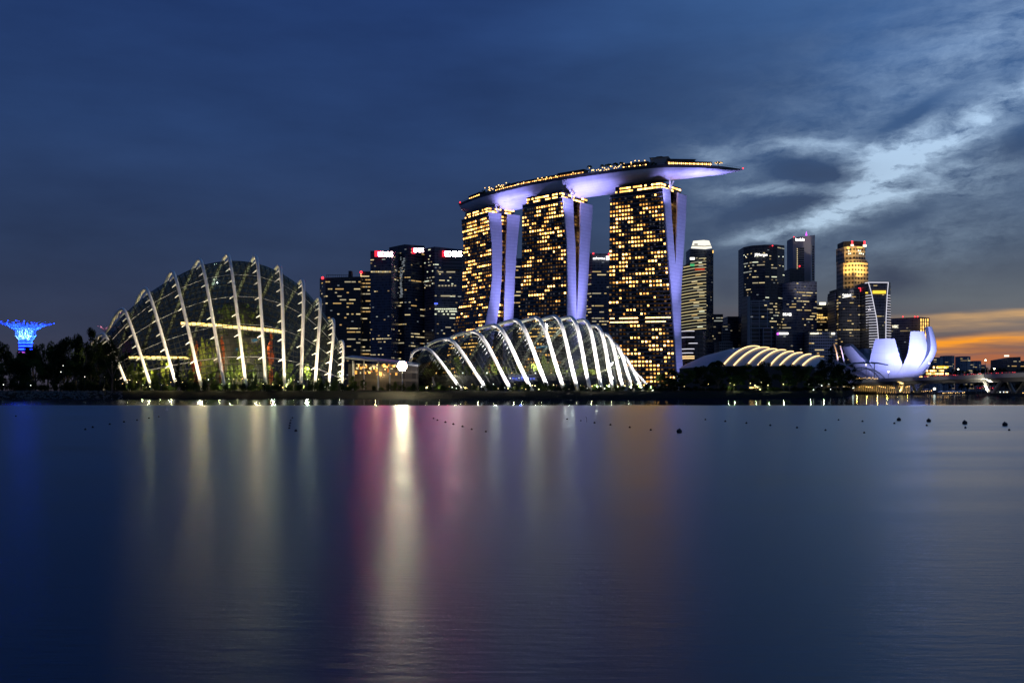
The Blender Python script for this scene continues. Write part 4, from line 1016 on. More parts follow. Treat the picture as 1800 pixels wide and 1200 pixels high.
k = MB(); k.prism([(PX(779, 1441), 1437), (PX(813, 1441), 1441), (PX(813, 1441), 1443), (PX(779, 1441), 1440)], PZ(473, 1440), PZ(440, 1440)); k.build('louvre_screen', M['louvre'], t)
sign_plate(t, 780.5, 446, 1433, 6.5, 10.5, 'e_redhalo', 'sign_halo'); sign_face(t, 785, 445.5, 1431, 6.2, 7, 'e_redsign'); text('DBS', 'sign_lettering', M['e_signwhite2'], P(797, 446.8, 1430.6), RX, UP, 11, t, 0.0, 'CENTER', 1.25)
obj('blue_panel', pane_mesh(M['e_blue']), t, wmat(P(766.5, 533.5, 1430), RX, UP, 5, 2))
for q, (x0_, x1_, yy) in enumerate(((764, 803, 543), (770, 803, 547), (764, 800, 552), (747, 803, 502), (775, 803, 520), (770, 800, 478))):
    for s_ in range(10):
        if ro.random() < .85: obj('window', pane_mesh(OFFI[5 if q < 3 else 1]), t, wmat(P(x0_+(x1_-x0_)*(s_+.5)/10, yy, 1431.5), RX, UP, 2.6, 1.7))
t, p, z = office('office_tower', 'small dark tower seen in the gap between the far and middle hotel towers', 'office tower', 1300, [(897, 0), (921, 0)], 454, M['glass_blue'], (.55, .5, .05), [OFFI[2], OFFI[4], OFFI[0]], 4.6, 3.0)
t, p, z = office('office_tower', 'dark blue tower with a white sign between the middle and right hotel towers', 'office tower', 1380, [(1030, 8), (1040, 0), (1075, 0)], 447, M['glass_navy'], (.36, .6, .05), [OFFI[2], OFFI[0], OFFI[1]], 4.2, 3.0)
letters(t, 1053.5, 453.6, 1377, 22, 4.4, 'e_white', 5); sign_plate(t, 1068.3, 453.4, 1377, 5.5, 6.6, 'e_white', 'sign_emblem'); beacon(t, 1043, 445.5, 1378, 1.3); beacon(t, 1070.5, 446.5, 1378, 1.5)

# ---- right cluster
M['tall_concrete'] = pm('grey cladding', (.50, .46, .43), .8, 0, .15, .12)
flood(P(1425, 560, 1380), P(1412, 440, 1510), (1, .88, .8), .06, .5, .5, 40, 1); flood(P(1545, 560, 1380), P(1430, 450, 1520), (1, .85, .8), .14, .5, .5, 14, 1); flood(P(1514, 640, 1330), P(1517, 560, 1435), (1, .9, .8), .10, .6, .42, 40, 1)  # added lamps in place of the city glow on the pale walls
t, p, z = office('office_tower', 'dark slab tower with a glowing white crown, right of the hotel', 'office tower', 1420, [(1213, 20), (1240, 0), (1254, 20)], 437, M['glass_blue'], (.1, .3, .02), OFFI, 4.2, 3.0, slant=[437, 439, 438])
b = MB(); q0 = [P(1214.5, 436.5, 1412), P(1240, 438, 1396), P(1251.5, 436, 1412), P(1236, 434.5, 1440)]; q1 = [P(1216, 432, 1414), P(1239, 433, 1400), P(1250, 431.5, 1414), P(1235, 431, 1438)]; q2 = [P(1218.5, 423.5, 1415), P(1237, 422, 1402), P(1246.5, 423, 1415), P(1233, 423, 1436)]
b.grid([q0, q1, q2], None, 0, True); b.quad(q2); b.build('crown', M['e_crown'], t)
b = MB(); b.tube([p_+Vector((0, -.6, 0)) for p_ in q1[:3]], .5, 4); b.build('crown_rib', M['dark_steel'], t); b = MB(); b.box(P(1223.5, 429.5, 1403), 2.3, .6, .8); b.build('vent', M['dark'], t)
sign_plate(t, 1253.3, 442.5, 1417, 1.6, 5, 'e_gold', 'corner_lamp')
# curved banded tower in front of it
bt = thing('banded_tower', 'curved tower ringed by pale yellow floor lights beside the right hotel tower', 'office tower', (PX(1220, 1370), 1370, GZ))
def arcpt(u, Y=1370): return (PX(1199+41.5*u, Y), Y+26*(1-u)**2-3)
ua = [i/12 for i in range(13)]
b = MB(); bot = [arcpt(u) for u in ua]
pb = bot+[(bot[-1][0], 1410), (bot[0][0], 1420)]
b.prism(pb, GZ, [PZ(470-20*(u**.7), 1370) for u in ua]+[PZ(450, 1370), PZ(470, 1370)], True, 0, 1); b.build('wall', [M['glass_black'], M['dark']], bt)
yy = 455.0; kf = 0
while yy < 582:
    u0 = max(0.0, ((470.5-yy)/20.0)) if yy < 470 else 0.0
    u0 = u0**1.4 if u0 > 0 else 0
    pts_ = []
    for i in range(15):
        u = u0+(1-u0)*i/14; c = arcpt(u); k = PZ(yy+3.2*(1-u)**1.5, 1370); pts_.append(Vector((c[0], c[1]-.4, k)))
    g_ = 0
    b = MB(); h_ = ro.uniform(.9, 1.25); b.grid([pts_, [p_+UP*h_ for p_ in pts_]])
    b.build('floor_light', BAND[kf % 3], bt)
    if ro.random() < .8:
        i0 = ro.randint(5, 10); b = MB(); b.grid([[p_-UP*(1.6)+Vector((0, -.1, 0)) for p_ in pts_[i0:i0+4]], [p_-UP*.3+Vector((0, -.1, 0)) for p_ in pts_[i0:i0+4]]]); b.build('window', ro.choice(OFFI), bt)
    yy += 5.35; kf += 1
obj('sign', pane_mesh(M['e_white']), bt, wmat(P(1217, 454.5, 1362), RX, UP, 6.2, 3.0)); obj('sign', pane_mesh(M['e_green']), bt, wmat(P(1217, 466, 1362), RX, UP, 6, 3.2)); obj('sign', pane_mesh(em('red band', (.8, .06, .02), .55)), bt, wmat(P(1230, 473.2, 1361), RX, UP, 13, 2.8))
for (x0, x1, yt, Y, lb) in ((1254, 1271, 552, 1500, 'narrow dark block right of the crowned tower'), (1270, 1284, 570, 1490, 'low grey block between two dark blocks'), (1279, 1312, 556, 1520, 'dark block left of the wide curved-top tower')):
    office('office_block', lb, 'office block', Y, [(x0, 0), (x1, 0)], yt, M['glass_blue'] if Y != 1490 else M['concrete_grid'], (.3, .4, .05), [DIM[0], OFFI[1], OFFI[3]], 4.4, 3.2, cap=40)
office('office_block', 'small pale block just above the left end of the hall roof', 'office block', 1440, [(1264, 0), (1288, 0)], 600, M['concrete_grid'], (.0, .0, .0), OFFI, cap=10)
t, p, z = office('office_tower', 'wide dark tower with a gently curved top and a white name sign', 'office tower', 1440, [(1307, 26), (1322, 6), (1345, 0), (1366, 4), (1379, 20)], 433, M['glass_black'], (.36, .52, .07), [OFFI[5], OFFI[0], OFFI[1], OFFI[3]], 4.2, 3.0, slant=[434.5, 431.5, 430, 430, 431.5], cap=90)
text('JPMorgan', 'sign_lettering', M['e_white'], P(1338, 447.8, 1434), RX, UP, 5.2, t, .3, 'CENTER', .90)
for q in (1311, 1376.5): bulb('corner_lamp', M['e_bulbwhite'], P(q, 451, 1446), .5, t)
beacon(t, 1358, 432, 1438, 1.0)
t, p, z = office('office_tower', 'white framed grid tower standing in front of the wide curved-top tower', 'office tower', 1390, [(1313, 10), (1319, 0), (1353, 0)], 528, M['white_grid'], (.12, .4, .05), [OFFI[0], DIM[0]], 5.2, 3.6, slant=[520, 528, 528], cap=40)
b = MB(); b.box(P(1316, 580, 1388), 2.0, 1.2, 46); b.build('stair_shaft', M['concrete'], t)
for yy in (528.5, 534, 568, 576): MB().box(P(1336, yy, 1389), 12.8, .5, .5).build('frame_beam', M['pale_concrete'], t)
office('office_block', 'lower white framed block, right of the white grid tower', 'office block', 1380, [(1341, 0), (1366, 0)], 576, M['white_grid'], (.2, .4, .08), [OFFI[0], DIM[0]], 5.2, 3.6, cap=30)
t, p, z = office('office_tower', 'grey concrete tower with pale right side and white sign, tallest at the right', 'office tower', 1520, [(1394, 18), (1425, 0), (1432.5, 14)], 417, M['tall_concrete'], (0, 0, .0), OFFI, slant=[417.5, 414, 413])
b = MB()
for k in range(15): b.box(P(1408, 437+k*3.9, 1508), 4.5, .8, 1.1)
b.build('recess_band', M['dark'], t); b = MB()
for k in range(14): b.box(P(1429.3, 434+k*4.4, 1511), 1.0, 1.0, 1.4)
b.build('side_window_column', M['dark'], t)
for k in range(12): obj('window', pane_mesh(OFFI[0]), t, wmat(P(1401.5, 437.5+k*3.4, 1508.2), RX, UP, 1.4, 1.5))
letters(t, 1406.5, 420.8, 1507, 16, 5.5, 'e_white', 9); b = MB(); b.tube([P(1417.5, 414, 1515), P(1417.5, 406.5, 1515)], [1.8, .2], 5); b.build('roof_beacon', M['e_violet'], t); beacon(t, 1395.5, 416.5, 1519, .9); beacon(t, 1405.5, 467.8, 1506, 1.3)
t, p, z = office('office_tower', 'dark block at the foot of the grey concrete tower, left side', 'office tower', 1490, [(1388, 0), (1414, 0)], 472, M['glass_brown'], (.3, .4, .03), [OFFI[4], OFFI[1]], 4.2, 3, cap=30)
t, p, z = office('office_tower', 'blue glass tower with a small white name sign in front of the grey tower', 'office tower', 1450, [(1374, 6), (1400, 0), (1436, 12)], 497, M['glass_navy'], (.30, .5, .06), [OFFI[0], OFFI[2], OFFI[1]], 4.2, 3.0, slant=[498, 495, 495])
text('BEA', 'sign_lettering', M['e_white'], P(1381.5, 552.6, 1446), RX, UP, 5.2, t, .3)
b = MB(); cc = P(1389, 552.6, 1446)
for dx, dz, hx, hz in ((0, 1.6, 1.7, .25), (0, 0, 1.7, .25), (0, -1.5, 1.7, .25), (0, 0, .28, 2.0), (-1.2, -.4, .25, 1.2), (1.2, -.4, .25, 1.2)): b.box(cc+Vector((dx, -abs(dx)*.01-abs(dz)*.013, dz)), hx, .3, hz)
b.build('sign_emblem', M['e_white'], t)
t, p, z = office('office_tower', 'dark stepped tower with two glowing roof boxes and an orange lit floor', 'office tower', 1500, [(1434, 0), (1472, 0)], 534, M['glass_black'], (.5, .5, .1), [OFFI[0], OFFI[2], OFFI[4]], 4.0, 3)
roofbox(t, 1458, 1474, 521, 534, 1506, 10); sign_plate(t, 1446, 533.6, 1496, 11, 4.6, 'e_cream', 'lit_roof_box'); sign_plate(t, 1461.5, 534, 1496, 8, 4.6, 'e_cream', 'lit_roof_box')
for k in range(9):
    for yy in (553.5, 558): 
        if yy > 555 or k < 3: obj('window', pane_mesh(M['e_gold']), t, wmat(P(1437+k*3.9, yy, 1497.5), RX, UP, 2.6, 1.9))
office('office_block', 'low dark block with a white and violet sign behind the hall roof', 'office block', 1370, [(1364, 0), (1394, 0), (1412, 12)], 580, M['glass_blue'], (.1, .3, .08), [DIM[1], OFFI[3]], 4.2, 3.2, cap=40)
t = [o for o in bpy.data.objects if o.get('label', '').startswith('low dark block with a white and violet')][0]
sign_plate(t, 1377.5, 586, 1367, 16, 3.2, 'e_white', 'sign'); bulb('sign_emblem', M['e_violet'], P(1367.5, 586.5, 1366.5), 1.9, t)
t, p, z = office('office_block', 'banded concrete block with white signs, right of the violet signed block', 'office block', 1360, [(1422, 0), (1472, 0)], 582, M['concrete_grid'], (.35, .4, .05), [OFFI[2], OFFI[4], OFFI[0]], 4.4, 3.2, cap=50)
letters(t, 1432, 585.4, 1357, 15, 3.6, 'e_cream', 14); sign_plate(t, 1464.5, 586.2, 1357, 6, 3.4, 'e_cream', 'sign')
# golden stepped tower
t, p, z = office('stepped_tower', 'golden floodlit stepped stone tower with red lamps at its top', 'office tower', 1560, [(1482.5, 12), (1500, 0), (1526, 10)], 462, M['granite'], (.15, .3, .02), [OFFI[2], OFFI[4]], 4.0, 3.4, slant=[462, 461, 460.5], cap=30)
gs = []
for (x0, x1, yt, yb, Y) in ((1484.5, 1523.5, 455, 462, 1566), (1484, 1521, 432, 455, 1572)):
    b = MB(); b.prism([(PX(x0, Y+10), Y+10), (PX((x0+x1)/2, Y), Y), (PX(x1, Y+10), Y+10), (PX(x1, Y), Y+40), (PX(x0, Y), Y+40)], PZ(yb+1, Y), PZ(yt, Y)); b.build('upper_stage', M['granite'], t)
b = MB(); Y = 1576; b.prism([(PX(1484.5, Y), Y+6), (PX(1502, Y), Y), (PX(1521, Y), Y+6), (PX(1521, Y), Y+36), (PX(1485, Y), Y+36)], PZ(433, Y), PZ(423.5, Y)); b.build('top_stage', M['dark'], t)
for px, py, w, h, m_ in ((1498, 431, 5, 3, 'e_cream'), (1520, 432, 6, 4, 'e_cream'), (1511, 435, 9, 3, 'e_gold'), (1491, 435.5, 5, 4.5, 'e_gold')): sign_plate(t, px, py, 1566, w, h, m_, 'lit_loggia')
for px, py in ((1498, 426.5), (1519.5, 427)):
    b = MB(); b.box(P(px, py, 1568), 1.1, .5, 2.8); b.build('red_emblem', M['e_red'], t)
for px, py in ((1492, 441), (1509, 440.5), (1512, 441), (1492, 446), (1495, 445.5), (1511, 445.5), (1514, 445.5), (1517.5, 446.5)): obj('window', pane_mesh(M['e_cream']), t, wmat(P(px, py, 1569), RX, UP, 1.9, 2.2))
for px, py, ty, L, an in ((1490, 486, 468, .85, 40), (1513, 486, 468, .95, 46), (1502, 462, 450, .35, 60), (1518, 500, 480, .10, 70), (1492, 505, 485, .08, 70)):
    flood(P(px, py, 1545), P(px, ty, 1566), (1, .66, .18), L, .4, .4, an+30, 1.0, .5)
t, p, z = office('office_tower', 'black tower with a white name sign in front of the golden tower', 'office tower', 1430, [(1471, 10), (1474, 0), (1512, 0)], 508, M['glass_black'], (.36, .5, .06), [OFFI[2], OFFI[0], OFFI[4]], 4.2, 2.8, cap=80)
text('CapitaLand', 'sign_lettering', M['e_white'], P(1488.5, 518.2, 1426), RX, UP, 4.2, t, .3, 'CENTER', .62)
b = MB(); b.tube([P(1481, 523, 1426), P(1487, 522, 1426), P(1496, 520.3, 1426)], .3, 4); b.build('sign_swoosh', M['e_white'], t)
office('office_slab', 'pale edge slab showing at the left of the black tower', 'office block', 1445, [(1468, 0), (1474, 0)], 513, M['concrete_grid'], (0, 0, 0), OFFI, cap=4)
t, p, z = office('office_slab', 'plain pale slab wall between the black tower and the outlined tower', 'office block', 1435, [(1512, 0), (1522.5, 6)], 507, M['pale_concrete'], (0, 0, 0), OFFI)
sign_plate(t, 1516.5, 508.5, 1432, 5.5, 5, 'e_white', 'sign'); b = MB(); b.box(P(1512, 509, 1431), 2.4, .4, 2.6); b.build('sign_emblem', M['e_red'], t)
# white outlined tower
ot = office('outlined_tower', 'dark tower outlined in white light lines with a yellow sign', 'office tower', 1400, [(1521, 12), (1527, 0), (1562, 0), (1565.5, 14)], 496.5, M['glass_black'], (.08, .3, .03), [OFFI[2], DIM[0]], 4.2, 3.0, cap=30)[0]
def line(pl, r=.32, m_='e_line', nm='light_line'): return MB().tube([P(*q) for q in pl], r, 4).build(nm, M[m_], ot)
line([(1526.5, 496.5, 1398), (1532, 515, 1398), (1541, 560, 1398), (1542.5, 573.5, 1398), (1545, 610, 1398)], .5); line([(1561.5, 497, 1398), (1559.5, 520, 1398), (1557.5, 560, 1398), (1557, 610, 1398)], .5)
line([(1520.5, 497.5, 1410), (1527, 496.3, 1398), (1562, 496.5, 1398)], .55)
for k in range(21):
    yy = 519+k*4.75; xr = pwl([(497, 1526.5), (515, 1532), (560, 1541), (574, 1542.5), (620, 1545)], yy); xl = pwl([(497, 1561.5), (520, 1559.5), (560, 1557.5), (620, 1557)], yy)
    line([(1521.5+k*.1, yy+.8, 1409), (1527+k*.1, yy, 1398.6), (xr, yy-.5, 1398.6)], .34, 'e_line', 'floor_line'); line([(xl, yy-.3, 1398.6), (1562+k*.1, yy, 1398.6), (1565+k*.1, yy+.3, 1408)], .32, 'e_line', 'floor_line')
sign_plate(ot, 1545.5, 513.3, 1397.5, 23, 5.4, 'e_yellow', 'sign'); sign_plate(ot, 1523.5, 514.5, 1404, 4, 2.4, 'e_yellow', 'sign')
t, p, z = office('office_tower', 'broad dark glass tower with glowing orange right end behind the lotus museum', 'office tower', 1520, [(1566, 14), (1616, 0), (1634, 14)], 560, M['glass_navy'], (.06, .3, .04), [DIM[0], DIM[2]], 4.2, 3.0, slant=[559.5, 557, 558.5], cap=30)
text('HSBC', 'sign_lettering', M['e_cream'], P(1574, 574, 1508), RX, UP, 5.8, t, .3, 'CENTER', .62)
for i in range(4):
    for j in range(6): obj('window', pane_mesh(M['e_gold'] if (i+j) % 3 else WARM[1]), t, wmat(P(1619+i*4.0, 562.5+j*6.3, 1503.5+i*3.6), Vector((.76, .65, 0)), UP, 3.2, 4.3))
for px in (1587, 1608, 1613): beacon(t, px, 556.5, 1512, 1.1)
# far housing blocks
for i, (x0, x1, yt, lb) in enumerate(((1641, 1657, 628, 'far housing block just right of the lotus museum'), (1661, 1678, 625, 'tall far housing block beside the golden waterfront pavilion'), (1688, 1706, 626, 'far housing block with a flat top, between two shorter ones'), (1703, 1713, 637, 'small far housing block right of the flat topped one'), (1713.5, 1725, 634, 'small far housing block left of the tall street lamp'), (1725, 1733, 641, 'lowest far block, right behind the tall street lamp'))):
    office('housing_block', lb, 'housing block', 2300+i*30, [(x0, 6), (x0+(x1-x0)*.7, 0), (x1, 14)], yt, M['hdb'], (.85, .30, .05), [OFFI[0], OFFI[1], OFFI[2], DIM[2]], 4.6, 5.0, cap=40, depth=20)
t, p, z = office('hospital_block', 'broad dark block with a lit green-white roof lamp at the right edge', 'office block', 1700, [(1760, 4), (1771, 0), (1794, 8)], 630, M['glass_blue'], (.3, .35, .05), [OFFI[1], OFFI[4]], 4.0, 3.4, slant=[632, 628, 627], cap=40)
sign_plate(t, 1769.5, 625.3, 1696, 8, 2.6, 'e_cream', 'roof_lamp')
office('hospital_block', 'lower dark block running out of the right edge of the view', 'office block', 1710, [(1790, 0), (1840, 10)], 634, M['glass_blue'], (.3, .3, .05), [OFFI[1], OFFI[4]], 4.0, 3.4, cap=30)
office('hospital_block', 'low wing with warm lights in front of the broad dark block', 'office block', 1660, [(1762, 0), (1845, 0)], 645, M['glass_brown'], (.5, .3, .05), [OFFI[2], OFFI[4]], 3.6, 3.4, cap=40)

# ---- golden tiered pavilion on the far waterfront
pv = thing('waterfront_pavilion', 'tiered waterfront pavilion glowing gold right of the lotus museum', 'pavilion', (PX(1635, 1420), 1420, GZ))
for i, (x0, x1, y0, y1, Y) in enumerate(((1606, 1668, 659, 668, 1400), (1612, 1668, 654, 659, 1408), (1622, 1662, 648.5, 654, 1416), (1640, 1666, 642, 648.5, 1424))):
    b = MB(); b.prism([(PX(x0, Y), Y), (PX(x1, Y), Y), (PX(x1, Y), Y+20), (PX(x0, Y), Y+20)], PZ(y1, Y)-1, PZ(y0, Y)); b.build('storey', M['concrete'], pv)
    b = MB(); b.box(P((x0+x1)/2, y0, Y+6), (x1-x0)*Y/FPX/2+1, 8, .4); b.build('eave', M['dark_steel'], pv)
    for k in range(int((x1-x0)/3.1)):
        if ro.random() < .84: obj('window', pane_mesh(ro.choice([M['e_gold'], WARM[2], WARM[0]])), pv, wmat(P(x0+1.6+k*3.1, (y0+y1)/2+.3, Y-.2), RX, UP, 1.9, (y1-y0)*.5*Y/FPX))
sign_plate(pv, 1654.5, 644.5, 1421, 11, 2.8, 'e_yellow', 'sign'); sign_plate(pv, 1665, 645, 1421, 4, 3.2, 'e_yellow', 'sign')

# ---- promenade with golden colonnade below the bridge
cn = thing('colonnade', 'long golden lit colonnade at the water below the bridge', 'colonnade', (PX(1550, 1160), 1160, 0))
b = MB(); b.prism([(PX(1500, 1150), 1150), (PX(1602, 1156), 1156), (PX(1602, 1156), 1185), (PX(1500, 1150), 1185)], -.5, PZ(690, 1150)); b.build('quay_wall', M['dark'], cn)
b = MB(); b.prism([(PX(1500, 1152), 1153), (PX(1600, 1158), 1159), (PX(1600, 1158), 1176), (PX(1500, 1152), 1174)], PZ(677, 1152), PZ(675, 1152)); b.build('roof', M['dark'], cn)
b = MB(); b.prism([(PX(1500, 1170), 1170), (PX(1600, 1176), 1176), (PX(1600, 1176), 1177), (PX(1500, 1170), 1171)], PZ(690, 1152), PZ(677, 1152)); b.build('back_wall', M['dark'], cn)
for k in range(31):
    x_ = 1502+k*3.25; MB().box(P(x_, 683.5, 1155+k*.2), .42, .42, 4.2).build('column', M['pale_concrete'], cn)
for k in range(26): bulb('lamp', M['e_bulbwarm'], P(1503.5+k*3.8, 678.6+ro.uniform(-.3, 2.8), 1162), ro.uniform(.35, .65), cn)
for k in range(22): bulb('quay_lamp', M['e_bulbwarm'], P(1501+k*4.6, 689.6, 1149.0+k*.25), .24, cn)
for k in range(6): lamp('POINT', P(1506+k*18, 681, 1164), (1, .55, .10), 4200, rad=.6)
def lampthing(name, label, cat, px, py, Y, r, m_, zb=GZ, group=None, pole=.12):
    q = P(px, py, Y); rt = thing(name, label, cat, (q.x, q.y, zb), group)
    MB().tube([(q.x, q.y, zb), (q.x, q.y, q.z)], pole, 5).build('pole', M['dark_steel'], rt); bulb('lamp', M[m_], q, r, rt); return rt
lampthing('quay_light', 'bright warm lamp at the left end of the golden colonnade', 'lamp', 1499.5, 680.5, 1120, 1.3, 'e_bulbwhite')
lampthing('quay_light', 'bright white lamp on the quay right of the golden colonnade', 'lamp', 1642.5, 683.2, 1165, 1.5, 'e_bulbwhite')
# floating quay pavilions and boats
def canopy(label, px, py, w, h, Y, m_, nl, lm):
    k = Y/FPX; rt = thing('quay_pavilion', label, 'pavilion', (PX(px, Y), Y, .6)); zb = .7; zt = PZ(py-h/2, Y)
    b = MB(); b.prism([(PX(px-w/2, Y), Y), (PX(px+w/2, Y), Y), (PX(px+w/2, Y), Y+10), (PX(px-w/2, Y), Y+10)], -.4, zb); b.build('pontoon', M['dark'], rt)
    b = MB(); n_ = max(2, int(w/9))
    for i in range(n_):
        x0 = PX(px-w/2+w*i/n_, Y); x1 = PX(px-w/2+w*(i+1)/n_, Y); a = Vector(((x0+x1)/2, Y+4, zt)); q = [Vector((x0, Y, zt-1.6)), Vector((x1, Y, zt-1.6)), Vector((x1, Y+8, zt-1.6)), Vector((x0, Y+8, zt-1.6))]
        for j in range(4): b.quad([q[j], q[(j+1) % 4], a])
    b.build('roof', M[m_], rt)
    b = MB()
    for i in range(n_+1): b.tube([(PX(px-w/2+w*i/n_, Y), Y+.3, zb), (PX(px-w/2+w*i/n_, Y), Y+.3, zt-1.6)], .12, 4)
    b.build('post', M['grey_steel'], rt)
    for i in range(nl): bulb('lamp', M[lm], P(px-w/2+w*(i+.5)/nl, py+ro.uniform(-.5, 2.2), Y+2), ro.uniform(.25, .5), rt)
canopy('row of pale peaked tents with lamps on the quay under the bridge', 1675, 688.5, 44, 5, 1120, 'white_steel', 14, 'e_bulbwarm')
canopy('dark roofed landing stage with lamps right of the golden colonnade', 1622, 686, 34, 7, 1175, 'dark_steel', 10, 'e_bulbwarm')
canopy('red lit quay pavilion behind the V-shaped bridge pier', 1736, 680, 40, 6, 1185, 'dark_steel', 9, 'e_red')
canopy('landing stage with lamps at the right edge under the bridge', 1785, 688.5, 40, 6, 1130, 'dark_steel', 9, 'e_bulbwarm')
bo = thing('tour_boat', 'small tour boat with white lamps moored right of the V-shaped pier', 'boat', (PX(1762, 1000), 1000, 0))
b = MB(); x_ = PX(1762, 1000); b.grid([[Vector((x_-8, 1000, 1.6)), Vector((x_-7, 999, .0)), Vector((x_-7, 1003, .0)), Vector((x_-8, 1002, 1.6))], [Vector((x_+5, 999, 1.4)), Vector((x_+5, 999.4, -.1)), Vector((x_+5, 1002.6, -.1)), Vector((x_+5, 1003, 1.4))], [Vector((x_+10, 1001, 2.1)), Vector((x_+8.6, 1001, .1)), Vector((x_+8.6, 1001.2, .1)), Vector((x_+10, 1001.2, 2.1))]]); b.build('hull', M['dark'], bo)
MB().box((x_-1, 1001, 3.7), 6, 1.8, .15).build('canopy', M['white_steel'], bo); b = MB(); b.box((x_-1, 1001, 1.55), 6.4, 1.7, .1)
for q in (-6.5, -3, 1, 4.5):
    b.tube([(x_+q, 999.4, 1.5), (x_+q, 999.4, 3.7)], .08, 4)
b.build('cabin_frame', M['grey_steel'], bo)
for q in range(4): bulb('lamp', M['e_bulbwhite'], (x_-6+q*3.4, 999.1, 2.5), .42, bo)
# footbridge canopy and curved beam beside the museum
fc = thing('footbridge_canopy', 'arched lattice canopy of a footbridge left of the lotus museum', 'canopy', (PX(1515, 1080), 1080, GZ))
def arcp(x0, x1, yb, yt, Y, n_=16): return [P(x0+(x1-x0)*i/n_, yb-(yb-yt)*sin(pi*i/n_)**.7, Y) for i in range(n_+1)]
o1 = arcp(1480, 1549, 672, 645.5, 1075); o2 = arcp(1490, 1560, 673, 648, 1090)
b = MB(); b.tube(o1, .5, 6); b.tube(o2, .5, 6); b.build('arch', M['grey_steel'], fc)
b = MB()
for i in range(1, 16): b.tube([o1[i], o2[i]], .18, 4); b.tube([o1[i], o2[max(0, i-2)]], .12, 4); b.tube([o1[i], Vector((o1[i].x, o1[i].y, GZ+6))], .12, 4)
b.build('lattice', M['grey_steel'], fc)
for k in range(16): bulb('lamp', M['e_bulbwarm'], P(1503+k*2.6, 663+ro.uniform(0, 3), 1078), ro.uniform(.2, .45), fc)
bm_ = thing('curved_beam', 'slim curved roof beam crossing in front of the white petals', 'canopy', (PX(1520, 1100), 1100, GZ))
b = MB(); b.tube([P(1484, 643, 1100), P(1500, 638.5, 1100), P(1522, 637, 1100), P(1542, 638, 1100), P(1561, 641.5, 1100)], [.7, 1.0, 1.1, 1.0, .6], 6); b.build('beam', M['roof_metal'], bm_)
b = MB(); b.tube([P(1500, 638.5, 1100), P(1500, 665, 1100)], .4, 5); b.tube([P(1537, 638.5, 1100), P(1537, 665, 1100)], .4, 5); b.build('post', M['grey_steel'], bm_)
for lb, pl, r in (('leaning mast lit orange beside the dark conifer', [(1466, 604, 1090), (1471, 620, 1090), (1474, 645, 1090)], .7), ('leaning mast lit violet left of the grey petal', [(1477, 607, 1092), (1481, 622, 1092), (1485, 641, 1092)], .7)):
    rt = thing('mast', lb, 'mast', P(pl[-1][0], 670, 1090)); MB().tube([P(*q) for q in pl]+[P(pl[-1][0]+1, 675, 1090)], r, 6).build('pole', M['white_steel'], rt)
    flood(P(pl[2][0]-6, 640, 1075), P(*pl[1]), (1, .55, .2) if 'orange' in lb else (.5, .45, 1), .8, .5, .7, 50, 1)
# visitor canopy between the conservatories
vc = thing('visitor_canopy', 'low curved roof on white columns with warm lights between the conservatories', 'canopy', (PX(660, 480), 480, GZ))
top = [P(606, 627, 480), P(630, 629.5, 478), P(660, 632.5, 477), (P(690, 636, 478)), P(735, 641, 482)]
tp = [cr(top, 4*i/16) for i in range(17)]
b = MB(); b.grid([tp, [p_+Vector((0, 22, 1.5)) for p_ in tp]]); b.grid([[p_-UP*.9 for p_ in tp], tp]); b.grid([[p_+Vector((0, 22, 1.0)) for p_ in tp], [p_-UP*.9 for p_ in tp]]); b.build('roof', M['grey_steel'], vc)
for px, r in ((621, .5), (640, .25), (665, .35), (685, .25)): MB().tube([P(px, 634, 481), P(px, 686, 481)], r, 8).build('column', M['white_steel'], vc)
b = MB(); b.prism([(PX(612, 500), 500), (PX(735, 500), 500), (PX(735, 500), 503), (PX(612, 500), 503)], GZ, PZ(640, 500)); b.build('back_wall', M['glass_brown'], vc)
for k in range(34):
    q = P(626+k*2.3+ro.uniform(-1, 1), ro.uniform(640, 658), 499); obj('window', pane_mesh(ro.choice([M['e_gold'], WARM[2], WARM[3], em('orange pane %d' % k, (1, .28, .05), .8)] if k % 4 == 0 else [WARM[1], WARM[3], OFFI[0]])), vc, wmat(q, RX, UP, ro.uniform(.4, 1.3), ro.uniform(.5, 1.9)))
for px, py in ((641, 646), (650, 647), (657, 646), (663, 641), (663, 647), (677, 644), (677, 649), (643, 641)): bulb('lamp', M['e_bulbwarm'], P(px, py, 484), .3, vc)
lamp('POINT', P(660, 655, 488), (1, .62, .25), 4000, rad=.5)
# floodlight mast, its head oversized to stand in for the glare
fm = thing('floodlight_mast', 'very bright floodlight on a short mast between the two conservatories', 'floodlight', (PX(707, 442), 442, GZ))
MB().tube([(PX(707, 442), 442, GZ), P(707, 650, 442)], [.3, .2], 8).build('mast', M['grey_steel'], fm)
c = P(707, 643, 442); b = MB(); b.lathe((0, 0, 0), [(.1, .5), (2.2, .45), (2.3, 0), (2.2, -.1)], 20)
me = b.mesh('lamp_housing', M['dark_steel']); obj('lamp_housing', me, fm, Matrix.Translation(c) @ Matrix.Rotation(radians(90), 4, 'X') @ Matrix.Rotation(radians(180), 4, 'X'))
for k in range(7):
    q = c+(Vector((1.42*cos(k*pi/3), 0, 1.42*sin(k*pi/3))) if k < 6 else Vector((0, 0, 0)))+Vector((0, -.25, 0)); b = MB()
    b.lathe((0, 0, 0), [(.01, .18), (.4, .18), (.66, .02), (.69, 0)], 14); obj('lamp', b.mesh('lamp', M['e_flood']), fm, Matrix.Translation(q) @ Matrix.Rotation(radians(90), 4, 'X'))

